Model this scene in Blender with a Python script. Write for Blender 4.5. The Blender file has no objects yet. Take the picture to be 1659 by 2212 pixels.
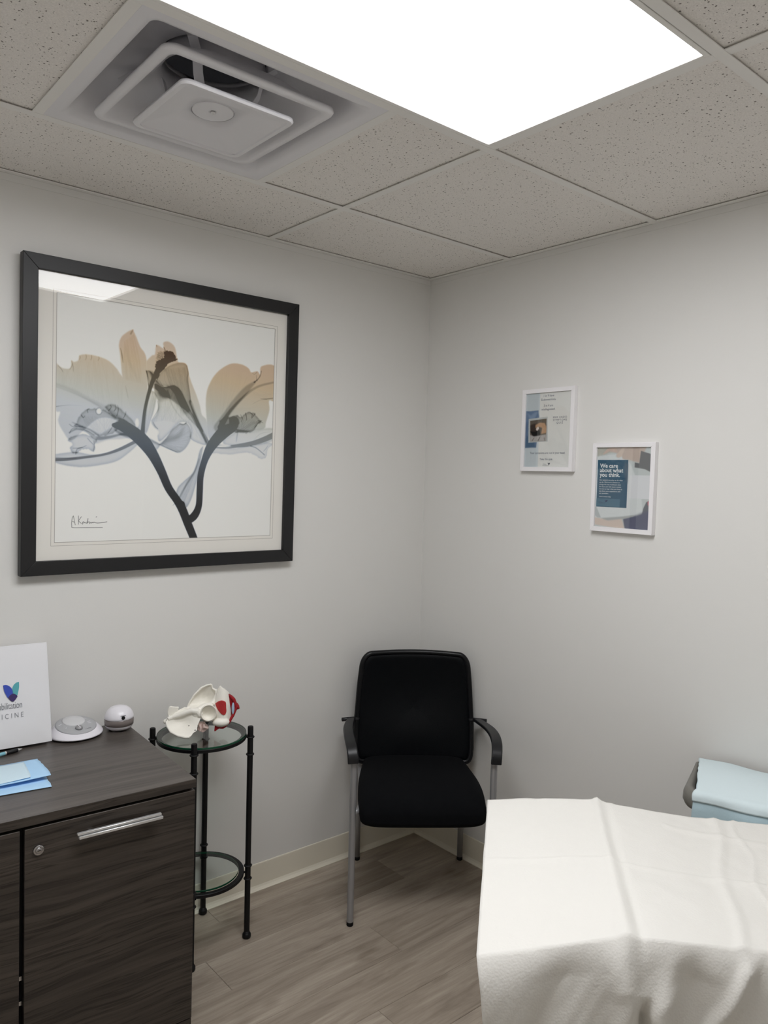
import bpy, bmesh, math, random
import numpy as np
from mathutils import Vector, Matrix

# ------------------------------------------------------------------ camera, world, lights, exposure
SC = bpy.context.scene
COL = SC.collection
cam_d = bpy.data.cameras.new('camera')
cam = bpy.data.objects.new('camera', cam_d)
COL.objects.link(cam)
cam_d.sensor_fit = 'VERTICAL'
cam_d.sensor_height = 36.0
cam_d.lens = 1667.86 / 2212 * 36.0
cam_d.clip_start = 0.02
_r = Vector((0.76370572, -0.64500403, 0.02689564))
_u = Vector((0.00875818, 0.05201033, 0.99860814))
_f = Vector((0.64550513, 0.76240719, -0.04536965))
_m = Matrix((_r, _u, -_f)).transposed().to_4x4()
_m.translation = Vector((-2.2885, -2.4372, 1.5545))
cam.matrix_world = _m
SC.camera = cam

world = bpy.data.worlds.new('world')
SC.world = world
world.use_nodes = True
world.node_tree.nodes['Background'].inputs[0].default_value = (0.8, 0.85, 0.9, 1)
world.node_tree.nodes['Background'].inputs[1].default_value = 0.02

PANEL_STRENGTH = 13.8
SC.view_settings.view_transform = 'Standard'
SC.view_settings.look = 'None'
SC.view_settings.exposure = 0.0
SC.view_settings.gamma = 1.0
SC.view_settings.use_curve_mapping = False
SC.cycles.max_bounces = 12
SC.cycles.diffuse_bounces = 8
SC.cycles.transparent_max_bounces = 16
SC.cycles.caustics_reflective = False
SC.cycles.caustics_refractive = False

PI = math.pi
H = 2.395            # ceiling height
G = 0.6096           # two-foot grid
YA, XD = -0.4465, -0.8042
YB, YC = YA - G, YA - 2 * G
ROOM_X, ROOM_Y = -2.85, -3.05

# ------------------------------------------------------------------ helpers
def srgb(r, g, b):
    def c(v):
        v /= 255.0
        return v / 12.92 if v <= 0.04045 else ((v + 0.055) / 1.055) ** 2.4
    return (c(r), c(g), c(b), 1.0)

def mat(name, col, rough=0.6, metal=0.0, spec=0.5, coat=0.0, sheen=0.0):
    m = bpy.data.materials.new(name)
    m.use_nodes = True
    b = m.node_tree.nodes['Principled BSDF']
    b.inputs['Base Color'].default_value = col
    b.inputs['Roughness'].default_value = rough
    b.inputs['Metallic'].default_value = metal
    b.inputs['Specular IOR Level'].default_value = spec
    b.inputs['Coat Weight'].default_value = coat
    b.inputs['Sheen Weight'].default_value = sheen
    return m

class NT:
    """small helper around a material's node tree"""
    def __init__(self, m):
        self.m = m; self.t = m.node_tree; self.b = self.t.nodes['Principled BSDF']
    def n(self, typ, **kw):
        nd = self.t.nodes.new(typ)
        for k, v in kw.items():
            if k in nd.inputs.keys(): nd.inputs[k].default_value = v
            else: setattr(nd, k, v)
        return nd
    def l(self, a, b): self.t.links.new(a, b)
    def coords(self, kind='Object', scale=(1, 1, 1), rand=False, geo=False):
        mp = self.n('ShaderNodeMapping')
        mp.inputs['Scale'].default_value = scale
        if geo: src = self.n('ShaderNodeNewGeometry').outputs['Position']
        else: src = self.n('ShaderNodeTexCoord').outputs[kind]
        if rand:
            oi = self.n('ShaderNodeObjectInfo')
            mu = self.n('ShaderNodeVectorMath', operation='SCALE')
            cb = self.n('ShaderNodeCombineXYZ')
            self.l(oi.outputs['Random'], cb.inputs[0]); self.l(oi.outputs['Random'], cb.inputs[1])
            cb.inputs[2].default_value = 0.3
            self.l(cb.outputs[0], mu.inputs[0]); mu.inputs['Scale'].default_value = 37.0
            ad = self.n('ShaderNodeVectorMath', operation='ADD')
            self.l(src, ad.inputs[0]); self.l(mu.outputs[0], ad.inputs[1])
            src = ad.outputs[0]
        self.l(src, mp.inputs['Vector'])
        return mp.outputs[0]
    def noise(self, vec, scale, detail=4, rough=0.55, dist=0.0):
        nd = self.n('ShaderNodeTexNoise')
        nd.inputs['Scale'].default_value = scale; nd.inputs['Detail'].default_value = detail
        nd.inputs['Roughness'].default_value = rough; nd.inputs['Distortion'].default_value = dist
        self.l(vec, nd.inputs['Vector'])
        return nd.outputs['Fac']
    def ramp(self, fac, stops):
        r = self.n('ShaderNodeValToRGB')
        e = r.color_ramp.elements
        while len(e) > 2: e.remove(e[-1])
        for i, (p, c) in enumerate(stops):
            if i >= len(e): e.new(p)
            e[i].position = p; e[i].color = c
        self.l(fac, r.inputs[0])
        return r.outputs['Color']
    def mix(self, a, b, fac, mode='MIX'):
        nd = self.n('ShaderNodeMix', data_type='RGBA', blend_type=mode)
        for s, v in ((0, fac), (6, a), (7, b)):
            if hasattr(v, 'is_output'): self.l(v, nd.inputs[s])
            else: nd.inputs[s].default_value = v
        return nd.outputs[2]
    def math(self, op, a, b=None):
        nd = self.n('ShaderNodeMath', operation=op)
        for i, v in enumerate((a, b)):
            if v is None: continue
            if hasattr(v, 'is_output'): self.l(v, nd.inputs[i])
            else: nd.inputs[i].default_value = v
        return nd.outputs[0]
    def bump(self, h, strength=0.2, dist=0.001, normal=None):
        nd = self.n('ShaderNodeBump')
        nd.inputs['Strength'].default_value = strength; nd.inputs['Distance'].default_value = dist
        self.l(h, nd.inputs['Height'])
        if normal is not None: self.l(normal, nd.inputs['Normal'])
        self.l(nd.outputs[0], self.b.inputs['Normal'])
        return nd.outputs[0]
    def col(self, c): self.l(c, self.b.inputs['Base Color'])

def empty(name, loc=(0, 0, 0), rz=0.0, parent=None):
    o = bpy.data.objects.new(name, None)
    COL.objects.link(o)
    o.location = loc; o.rotation_euler = (0, 0, rz)
    o.empty_display_size = 0.05
    if parent: o.parent = parent
    return o

def tag(o, label=None, cat=None, group=None, kind=None):
    if label: o['label'] = label
    if cat: o['category'] = cat
    if group: o['group'] = group
    if kind: o['kind'] = kind
    return o

def obj(name, verts, faces, m, parent=None, smooth=False, bevel=0.0, seg=2, loc=None, rot=None, solid=0.0, subsurf=0, soff=0.0):
    me = bpy.data.meshes.new(name)
    me.from_pydata([tuple(v) for v in verts], [], [tuple(f) for f in faces])
    me.update()
    if m is not None: me.materials.append(m)
    return wrap(name, me, parent, smooth, bevel, seg, loc, rot, solid, subsurf, soff)

def wrap(name, me, parent=None, smooth=False, bevel=0.0, seg=2, loc=None, rot=None, solid=0.0, subsurf=0, soff=0.0):
    if smooth: me.shade_smooth()
    o = bpy.data.objects.new(name, me)
    COL.objects.link(o)
    if parent: o.parent = parent
    if loc is not None: o.location = loc
    if rot is not None: o.rotation_euler = rot
    if solid:
        s = o.modifiers.new('solid', 'SOLIDIFY'); s.thickness = solid; s.offset = soff
    if bevel:
        b = o.modifiers.new('bevel', 'BEVEL'); b.width = bevel; b.segments = seg
        b.limit_method = 'ANGLE'; b.angle_limit = math.radians(35)
        b.harden_normals = False
        if not smooth: me.shade_smooth()
        me.set_sharp_from_angle(angle=math.radians(50)) if not smooth else None
    if subsurf:
        s = o.modifiers.new('sub', 'SUBSURF'); s.levels = subsurf; s.render_levels = subsurf
    return o

class MB:
    """collects simple solids, then builds ONE mesh"""
    def __init__(self): self.v = []; self.f = []
    def add(self, vs, fs):
        n = len(self.v); self.v += [tuple(v) for v in vs]; self.f += [tuple(i + n for i in f) for f in fs]; return self
    def box(self, x0, x1, y0, y1, z0, z1):
        vs = [(x, y, z) for z in (z0, z1) for y in (y0, y1) for x in (x0, x1)]
        return self.add(vs, [(0, 2, 3, 1), (4, 5, 7, 6), (0, 1, 5, 4), (1, 3, 7, 5), (3, 2, 6, 7), (2, 0, 4, 6)])
    def loft(self, loops, cap0=True, cap1=True, closed=False):
        n = len(loops[0]); vs = [p for lp in loops for p in lp]; fs = []
        L = len(loops)
        for i in range(L if closed else L - 1):
            a = i * n; b = ((i + 1) % L) * n
            for j in range(n):
                k = (j + 1) % n
                fs.append((a + j, a + k, b + k, b + j))
        if cap0 and not closed: fs.append(tuple(reversed(range(n))))
        if cap1 and not closed: fs.append(tuple(range((L - 1) * n, L * n)))
        return self.add(vs, fs)
    def lathe(self, prof, c=(0, 0, 0), n=32, cap0=True, cap1=True):
        loops = [[(c[0] + r * math.cos(2 * PI * k / n), c[1] + r * math.sin(2 * PI * k / n), c[2] + z) for k in range(n)] for r, z in prof]
        return self.loft(loops, cap0, cap1)
    def tube(self, pts, r, n=12, closed=False, caps=True):
        pts = [Vector(p) for p in pts]; L = len(pts)
        rs = r if isinstance(r, (list, tuple)) else [r] * L
        loops = []; up = None
        for i, p in enumerate(pts):
            if closed: t = (pts[(i + 1) % L] - pts[i - 1]).normalized()
            else: t = (pts[min(i + 1, L - 1)] - pts[max(i - 1, 0)]).normalized()
            if up is None:
                up = Vector((0, 0, 1)) if abs(t.z) < 0.9 else Vector((1, 0, 0))
            up = (up - t * up.dot(t)).normalized(); s = t.cross(up)
            loops.append([p + (up * math.cos(2 * PI * k / n) + s * math.sin(2 * PI * k / n)) * rs[i] for k in range(n)])
        return self.loft(loops, caps, caps, closed)
    def build(self, name, m, parent=None, **kw): return obj(name, self.v, self.f, m, parent, **kw)

def rrect(hx, hy, r, z=0.0, n=5, cx=0.0, cy=0.0):
    r = min(r, hx, hy); out = []
    for (sx, sy, a0) in ((1, 1, 0), (-1, 1, 90), (-1, -1, 180), (1, -1, 270)):
        for k in range(n + 1):
            a = math.radians(a0 + 90.0 * k / n)
            out.append((cx + sx * (hx - r) + r * math.cos(a), cy + sy * (hy - r) + r * math.sin(a), z))
    return out

def arc_pts(c, r, z, n=64): return [(c[0] + r * math.cos(2 * PI * k / n), c[1] + r * math.sin(2 * PI * k / n), z) for k in range(n)]

def grid(nu, nv, fn):
    vs = [fn(i / (nu - 1), j / (nv - 1)) for j in range(nv) for i in range(nu)]
    fs = [(j * nu + i, j * nu + i + 1, (j + 1) * nu + i + 1, (j + 1) * nu + i) for j in range(nv - 1) for i in range(nu - 1)]
    return vs, fs

_rs = np.random.RandomState(7)
_tab = _rs.rand(64, 64)
def vnoise(x, y):
    xi, yi = math.floor(x), math.floor(y); fx, fy = x - xi, y - yi
    fx = fx * fx * (3 - 2 * fx); fy = fy * fy * (3 - 2 * fy)
    a = _tab[xi % 64, yi % 64]; b = _tab[(xi + 1) % 64, yi % 64]; c = _tab[xi % 64, (yi + 1) % 64]; d = _tab[(xi + 1) % 64, (yi + 1) % 64]
    return (a + (b - a) * fx) * (1 - fy) + (c + (d - c) * fx) * fy - 0.5

def text(body, size, m, parent, loc, mw=None, align='LEFT', spacing=1.0, line=1.0, offset=0.0, name='lettering', sx=1.0):
    cu = bpy.data.curves.new(name, 'FONT')
    cu.body = body; cu.size = size; cu.align_x = align; cu.space_character = spacing; cu.space_line = line
    cu.offset = offset; cu.resolution_u = 3; cu.fill_mode = 'FRONT'
    tmp = bpy.data.objects.new(name, cu); COL.objects.link(tmp)
    dg = bpy.context.evaluated_depsgraph_get()
    me = bpy.data.meshes.new_from_object(tmp.evaluated_get(dg), depsgraph=dg)
    COL.objects.unlink(tmp); bpy.data.objects.remove(tmp); 
    me.materials.clear(); me.materials.append(m)
    M = Matrix.Translation(loc) @ (mw.to_4x4() if mw is not None else Matrix.Identity(4)) @ Matrix.Diagonal((sx, 1, 1, 1))
    me.transform(M)
    o = bpy.data.objects.new(name, me); COL.objects.link(o); o.parent = parent
    return o

# ------------------------------------------------------------------ materials
M = {}
def build_materials():
    # painted wall, faint orange peel
    m = mat('wall_paint', srgb(222, 221, 218), 0.42, spec=0.35); t = NT(m); v = t.coords(geo=True)
    t.bump(t.noise(v, 160, 3), 0.12, 0.001); M['wall'] = m
    m = mat('ceiling_tile', srgb(205, 200, 193), 0.95, spec=0.1); t = NT(m)
    v = t.coords(geo=True)
    wob = t.n('ShaderNodeTexNoise'); wob.inputs['Scale'].default_value = 220; t.l(v, wob.inputs['Vector'])
    sc = t.n('ShaderNodeVectorMath', operation='SCALE'); sc.inputs['Scale'].default_value = 0.006; t.l(wob.outputs['Color'], sc.inputs[0])
    ad = t.n('ShaderNodeVectorMath', operation='ADD'); t.l(v, ad.inputs[0]); t.l(sc.outputs[0], ad.inputs[1])
    masks = []
    for s, th, keep in ((88, 0.18, 0.48), (155, 0.185, 0.60)):
        vo = t.n('ShaderNodeTexVoronoi'); vo.inputs['Scale'].default_value = s; t.l(ad.outputs[0], vo.inputs['Vector'])
        lt = t.math('LESS_THAN', vo.outputs['Distance'], th)
        sep = t.n('ShaderNodeSeparateColor'); t.l(vo.outputs['Color'], sep.inputs[0])
        masks.append(t.math('MULTIPLY', lt, t.math('GREATER_THAN', sep.outputs[0], keep)))
    mk = t.math('MAXIMUM', masks[0], masks[1])
    fine = t.noise(v, 300, 3)
    base = t.ramp(fine, [(0.3, srgb(224, 220, 215)), (0.75, srgb(242, 238, 233))])
    t.col(t.mix(base, srgb(128, 123, 117), mk))
    h = t.math('ADD', t.math('MULTIPLY', mk, -1.0), t.math('MULTIPLY', fine, 0.35))
    t.bump(h, 0.6, 0.0015); M['tile'] = m
    M['grid'] = mat('grid_paint', srgb(232, 230, 226), 0.45)
    M['vent'] = mat('vent_paint', srgb(222, 221, 224), 0.38)
    M['neck'] = mat('duct_dark', srgb(128, 130, 138), 0.5)
    m = mat('duct_foil', srgb(190, 190, 195), 0.25, 1.0); t = NT(m); v = t.coords()
    t.bump(t.noise(v, 45, 4, dist=1.0), 0.9, 0.01); M['foil'] = m
    M['fixture'] = mat('fixture_enamel', srgb(232, 230, 226), 0.4)
    m = mat('panel_light', (1, 1, 1, 1), 0.5); t = NT(m)
    t.b.inputs['Emission Color'].default_value = (0.972, 0.98, 1.0, 1); t.b.inputs['Emission Strength'].default_value = PANEL_STRENGTH
    M['panel'] = m
    m = mat('floor_vinyl', srgb(125, 116, 107), 0.42, spec=0.4); t = NT(m)
    v = t.coords('Object', (0.9, 7.5, 1), rand=True)
    n1 = t.noise(v, 2.2, 6, 0.6, 1.2)
    v2 = t.coords('Object', (2.2, 42, 1), rand=True)
    n2 = t.noise(v2, 3.0, 6, 0.65, 0.4)
    v3 = t.coords('Object', (2.0, 5.0, 1), rand=True)
    n3 = t.noise(v3, 2.0, 2, 0.5, 0.3)
    c1 = t.ramp(n1, [(0.25, srgb(144, 132, 120)), (0.5, srgb(173, 161, 147)), (0.75, srgb(195, 184, 170))])
    c2 = t.ramp(n2, [(0.3, srgb(190, 186, 182)), (0.6, (1, 1, 1, 1))])
    c = t.mix(c1, c2, 0.42, 'MULTIPLY')
    c = t.mix(c, t.ramp(n3, [(0.62, (1, 1, 1, 1)), (0.78, srgb(185, 178, 172))]), 0.8, 'MULTIPLY')
    oi = t.n('ShaderNodeObjectInfo')
    c = t.mix(c, t.ramp(oi.outputs['Random'], [(0.0, srgb(228, 226, 224)), (1.0, (1, 1, 1, 1))]), 1.0, 'MULTIPLY')
    t.col(c); t.bump(n2, 0.08, 0.001); M['floor'] = m
    M['subfloor'] = mat('floor_underlay', srgb(60, 55, 50), 0.9)
    M['base'] = mat('baseboard_vinyl', srgb(226, 220, 204), 0.5)
    # dark ash laminate; grain runs along local X
    def laminate(name, dark, midc, light, scale, zax):
        m = mat(name, midc, 0.36, spec=0.45); t = NT(m)
        s = (0.8, 0.8, 26) if zax else (0.8, 26, 1)
        v = t.coords('Object', s)
        warp = t.noise(t.coords('Object', (1.5, 1.5, 3)), 1.4, 2)
        ad = t.n('ShaderNodeVectorMath', operation='ADD'); cb = t.n('ShaderNodeCombineXYZ')
        w = t.math('MULTIPLY', warp, 1.5)
        t.l(w, cb.inputs[2 if zax else 1]); t.l(v, ad.inputs[0]); t.l(cb.outputs[0], ad.inputs[1])
        a = t.noise(ad.outputs[0], 1.3, 5, 0.6)
        b = t.noise(ad.outputs[0], 6.0, 4, 0.6)
        c = t.ramp(a, [(0.32, dark), (0.48, midc), (0.66, light)])
        d = t.ramp(b, [(0.33, srgb(150, 148, 146)), (0.6, (1, 1, 1, 1))])
        e = t.ramp(t.noise(ad.outputs[0], 2.6, 3, 0.5), [(0.455, (1, 1, 1, 1)), (0.485, srgb(120, 116, 112)), (0.515, (1, 1, 1, 1))])
        c = t.mix(c, d, 0.5, 'MULTIPLY')
        if zax: c = t.mix(c, e, 0.75, 'MULTIPLY')
        t.col(c); t.bump(b, 0.08, 0.0008)
        return m
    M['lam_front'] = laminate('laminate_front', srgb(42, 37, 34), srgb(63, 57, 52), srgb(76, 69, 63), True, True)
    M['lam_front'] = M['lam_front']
    M['lam_top_lit'] = laminate('laminate_top_lit', srgb(62, 57, 53), srgb(79, 73, 68), srgb(90, 84, 79), True, False)  # same laminate in lighter tones: the stronger light on the top is in the colour
    M['gap'] = mat('shadow_gap', srgb(14, 13, 13), 0.8)
    M['alu'] = mat('brushed_aluminium', srgb(225, 225, 225), 0.38, 0.75)
    M['chrome'] = mat('lock_metal', srgb(190, 190, 192), 0.25, 1.0)
    M['silver'] = mat('silver_paint', srgb(158, 158, 160), 0.42, 0.45)
    M['black_metal'] = mat('black_metal', srgb(9, 9, 11), 0.5, 0.0, spec=0.35)
    M['black_plastic'] = mat('black_plastic', srgb(17, 18, 21), 0.42, spec=0.45)
    M['frame_plastic'] = mat('frame_plastic', srgb(9, 10, 13), 0.35, spec=0.3)
    m = mat('black_fabric', srgb(8, 9, 12), 0.95, spec=0.15, sheen=0.0); t = NT(m); v = t.coords()
    t.bump(t.noise(v, 900, 2), 0.4, 0.0008); M['fabric'] = m
    m = mat('black_mesh', srgb(5, 7, 10), 0.5, spec=0.12); t = NT(m)
    v = t.coords('Object', (1, 1, 1))
    br = t.n('ShaderNodeTexVoronoi'); br.inputs['Scale'].default_value = 420; t.l(v, br.inputs['Vector'])
    t.bump(br.outputs['Distance'], 0.4, 0.001); M['mesh'] = m
    # paper sheet
    m = mat('white_paper', srgb(226, 224, 219), 0.85, spec=0.2); t = NT(m); v = t.coords()
    vo = t.n('ShaderNodeTexVoronoi'); vo.inputs['Scale'].default_value = 230; t.l(v, vo.inputs['Vector'])
    cr = t.noise(v, 30, 5, 0.6, 1.0)
    h = t.math('ADD', t.math('MULTIPLY', vo.outputs['Distance'], -0.6), t.math('MULTIPLY', cr, 1.6))
    t.bump(h, 0.42, 0.0014); M['paper'] = m
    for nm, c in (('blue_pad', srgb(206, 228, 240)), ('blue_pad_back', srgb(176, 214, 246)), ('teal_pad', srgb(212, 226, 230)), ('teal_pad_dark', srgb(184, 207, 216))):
        m = mat(nm, c, 0.75, spec=0.25); t = NT(m); v = t.coords()
        t.bump(t.noise(v, 60, 4, 0.6, 0.8), 0.35, 0.002); M[nm] = m
    M['white_plastic'] = mat('white_plastic', srgb(228, 226, 232), 0.3)
    M['white_frame'] = mat('white_frame', srgb(236, 234, 236), 0.35)
    m = mat('pocket_vinyl', srgb(228, 228, 231), 0.22); t = NT(m); v = t.coords('Object', (1, 1, 2.2))
    t.bump(t.noise(v, 7, 2, 0.5, 0.4), 0.14, 0.01); M['vinyl'] = m
    M['black_frame'] = mat('black_frame', srgb(17, 17, 19), 0.45)
    M['mat_board'] = mat('mat_board', srgb(240, 236, 230), 0.9, spec=0.1)
    M['groove'] = mat('mat_groove', srgb(178, 172, 166), 0.9)
    def flat(n, c, r=0.7): M[n] = mat(n, c, r, spec=0.3)
    flat('ink', srgb(38, 38, 42)); flat('ink_grey', srgb(120, 122, 128)); flat('navy', srgb(44, 52, 92)); flat('ink_white', srgb(238, 242, 244))
    flat('silver_plastic', srgb(172, 173, 176), 0.35); flat('speaker_cloth', srgb(205, 205, 207), 0.9)
    flat('logo_blue', srgb(62, 82, 178)); flat('logo_teal', srgb(90, 168, 176)); flat('logo_plum', srgb(62, 48, 98)); flat('logo_dark', srgb(30, 36, 56))
    flat('rubber', srgb(12, 12, 12), 0.8); flat('grey_bin', srgb(118, 116, 110), 0.38)
    flat('muscle_red', srgb(150, 30, 38), 0.4); flat('patch_red', srgb(178, 52, 54), 0.5); flat('pale_blue', srgb(170, 192, 214), 0.4); flat('disc_pink', srgb(222, 198, 190), 0.55)
    flat('pages', srgb(240, 240, 238), 0.8); flat('pen_barrel', srgb(140, 200, 215), 0.25); flat('smoke', srgb(118, 110, 107), 0.12)
    m = mat('bone_plastic', srgb(240, 237, 228), 0.42); t = NT(m); v = t.coords()
    t.bump(t.noise(v, 120, 3), 0.15, 0.001); M['bone'] = m
    # thin clear glass
    def glass(name, tint, ior=1.5, gain=1.0):
        m = bpy.data.materials.new(name); m.use_nodes = True; t = m.node_tree; t.nodes.clear()
        o = t.nodes.new('ShaderNodeOutputMaterial'); mx = t.nodes.new('ShaderNodeMixShader'); tr = t.nodes.new('ShaderNodeBsdfTransparent')
        gl = t.nodes.new('ShaderNodeBsdfGlossy'); fr = t.nodes.new('ShaderNodeFresnel')
        tr.inputs[0].default_value = tint; gl.inputs['Roughness'].default_value = 0.0; ge = t.nodes.new('ShaderNodeNewGeometry'); mr = t.nodes.new('ShaderNodeMapRange'); mr.inputs['To Min'].default_value = ior; mr.inputs['To Max'].default_value = 1 / ior
        t.links.new(ge.outputs['Backfacing'], mr.inputs['Value']); t.links.new(mr.outputs[0], fr.inputs[0])
        t.links.new(fr.outputs[0], mx.inputs[0]); t.links.new(tr.outputs[0], mx.inputs[1]); t.links.new(gl.outputs[0], mx.inputs[2]); t.links.new(mx.outputs[0], o.inputs[0])
        M[name] = m
    glass('glazing', (0.97, 0.975, 0.97, 1)); glass('table_glass', (0.86, 0.93, 0.90, 1), 1.6)
    glass('smoked_clear', (0.66, 0.64, 0.62, 1))
    m = mat('glass_edge', srgb(16, 70, 48), 0.12); M['glass_edge'] = m
build_materials()

# ------------------------------------------------------------------ generated flat prints (raster computed here)
class Raster:
    def __init__(self, w, h, base=0.0, ch=1):
        self.w, self.h = w, h; self.a = np.full((h, w, ch), base, np.float32) if ch > 1 else np.full((h, w), base, np.float32)
    def mask(self, pts):
        pts = np.asarray(pts, float); m = np.zeros((self.h, self.w), bool)
        x0 = max(int(pts[:, 0].min()), 0); x1 = min(int(pts[:, 0].max()) + 2, self.w)
        y0 = max(int(pts[:, 1].min()), 0); y1 = min(int(pts[:, 1].max()) + 2, self.h)
        if x1 <= x0 or y1 <= y0: return m
        X, Y = np.meshgrid(np.arange(x0, x1) + 0.5, np.arange(y0, y1) + 0.5); s = np.zeros(X.shape, bool)
        n = len(pts)
        for i in range(n):
            (xa, ya), (xb, yb) = pts[i], pts[(i + 1) % n]
            if ya == yb: continue
            c = ((ya <= Y) != (yb <= Y)) & (X < (xb - xa) * (Y - ya) / (yb - ya) + xa)
            s ^= c
        m[y0:y1, x0:x1] = s
        return m
    def stroke(self, pts, rs):
        """distance-based coverage of a polyline with per-point half widths"""
        pts = np.asarray(pts, float); cov = np.zeros((self.h, self.w), np.float32)
        for i in range(len(pts) - 1):
            a, b = pts[i], pts[i + 1]; r = max(rs[i], rs[i + 1]) + 2
            x0 = max(int(min(a[0], b[0]) - r), 0); x1 = min(int(max(a[0], b[0]) + r) + 1, self.w)
            y0 = max(int(min(a[1], b[1]) - r), 0); y1 = min(int(max(a[1], b[1]) + r) + 1, self.h)
            if x1 <= x0 or y1 <= y0: continue
            X, Y = np.meshgrid(np.arange(x0, x1) + 0.5, np.arange(y0, y1) + 0.5)
            d = b - a; L = max(d @ d, 1e-9); tt = np.clip(((X - a[0]) * d[0] + (Y - a[1]) * d[1]) / L, 0, 1)
            dist = np.hypot(X - a[0] - tt * d[0], Y - a[1] - tt * d[1]); rr = rs[i] + (rs[i + 1] - rs[i]) * tt
            cov[y0:y1, x0:x1] = np.maximum(cov[y0:y1, x0:x1], np.clip(rr - dist + 0.5, 0, 1) * np.minimum(1, np.maximum(rr, 0.35) * 2))
        return cov
def blur(a, r):
    if r < 1: return a
    for _ in range(2):
        for ax in (0, 1):
            p = [(0, 0)] * a.ndim; p[ax] = (r + 1, r)
            c = np.cumsum(np.pad(a, p, mode='edge'), axis=ax, dtype=np.float64)
            n = a.shape[ax]
            hi = np.take(c, range(2 * r + 1, 2 * r + 1 + n), axis=ax); lo = np.take(c, range(0, n), axis=ax)
            a = ((hi - lo) / (2 * r + 1)).astype(np.float32)
    return a
def smooth_line(pts, k=6):
    pts = np.asarray(pts, float); out = []
    n = len(pts)
    for i in range(n - 1):
        p0, p1, p2, p3 = pts[max(i - 1, 0)], pts[i], pts[i + 1], pts[min(i + 2, n - 1)]
        for j in range(k):
            t = j / k
            out.append(0.5 * ((2 * p1) + (-p0 + p2) * t + (2 * p0 - 5 * p1 + 4 * p2 - p3) * t * t + (-p0 + 3 * p1 - 3 * p2 + p3) * t ** 3))
    out.append(pts[-1]); return np.array(out)
def print_material(name, rgb, rough=0.6):
    h, w, _ = rgb.shape
    img = bpy.data.images.new(name, w, h, alpha=False)
    buf = np.ones((h, w, 4), np.float32); q = np.clip(rgb[::-1], 0, 1); buf[:, :, :3] = np.where(q <= 0.0031308, q * 12.92, 1.055 * q ** (1 / 2.4) - 0.055)
    img.pixels.foreach_set(buf.ravel()); img.update(); img.pack()
    m = mat(name, (1, 1, 1, 1), rough, spec=0.2); t = NT(m)
    tx = t.n('ShaderNodeTexImage'); tx.image = img; t.col(tx.outputs[0])
    return m
def uv_quad(name, corners, m, parent):
    """corners: bottom-left, bottom-right, top-right, top-left"""
    o = obj(name, corners, [(0, 1, 2, 3)], m, parent)
    uv = o.data.uv_layers.new(name='uv')
    for i, c in enumerate(((0, 0), (1, 0), (1, 1), (0, 1))): uv.data[i].uv = c
    return o

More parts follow.
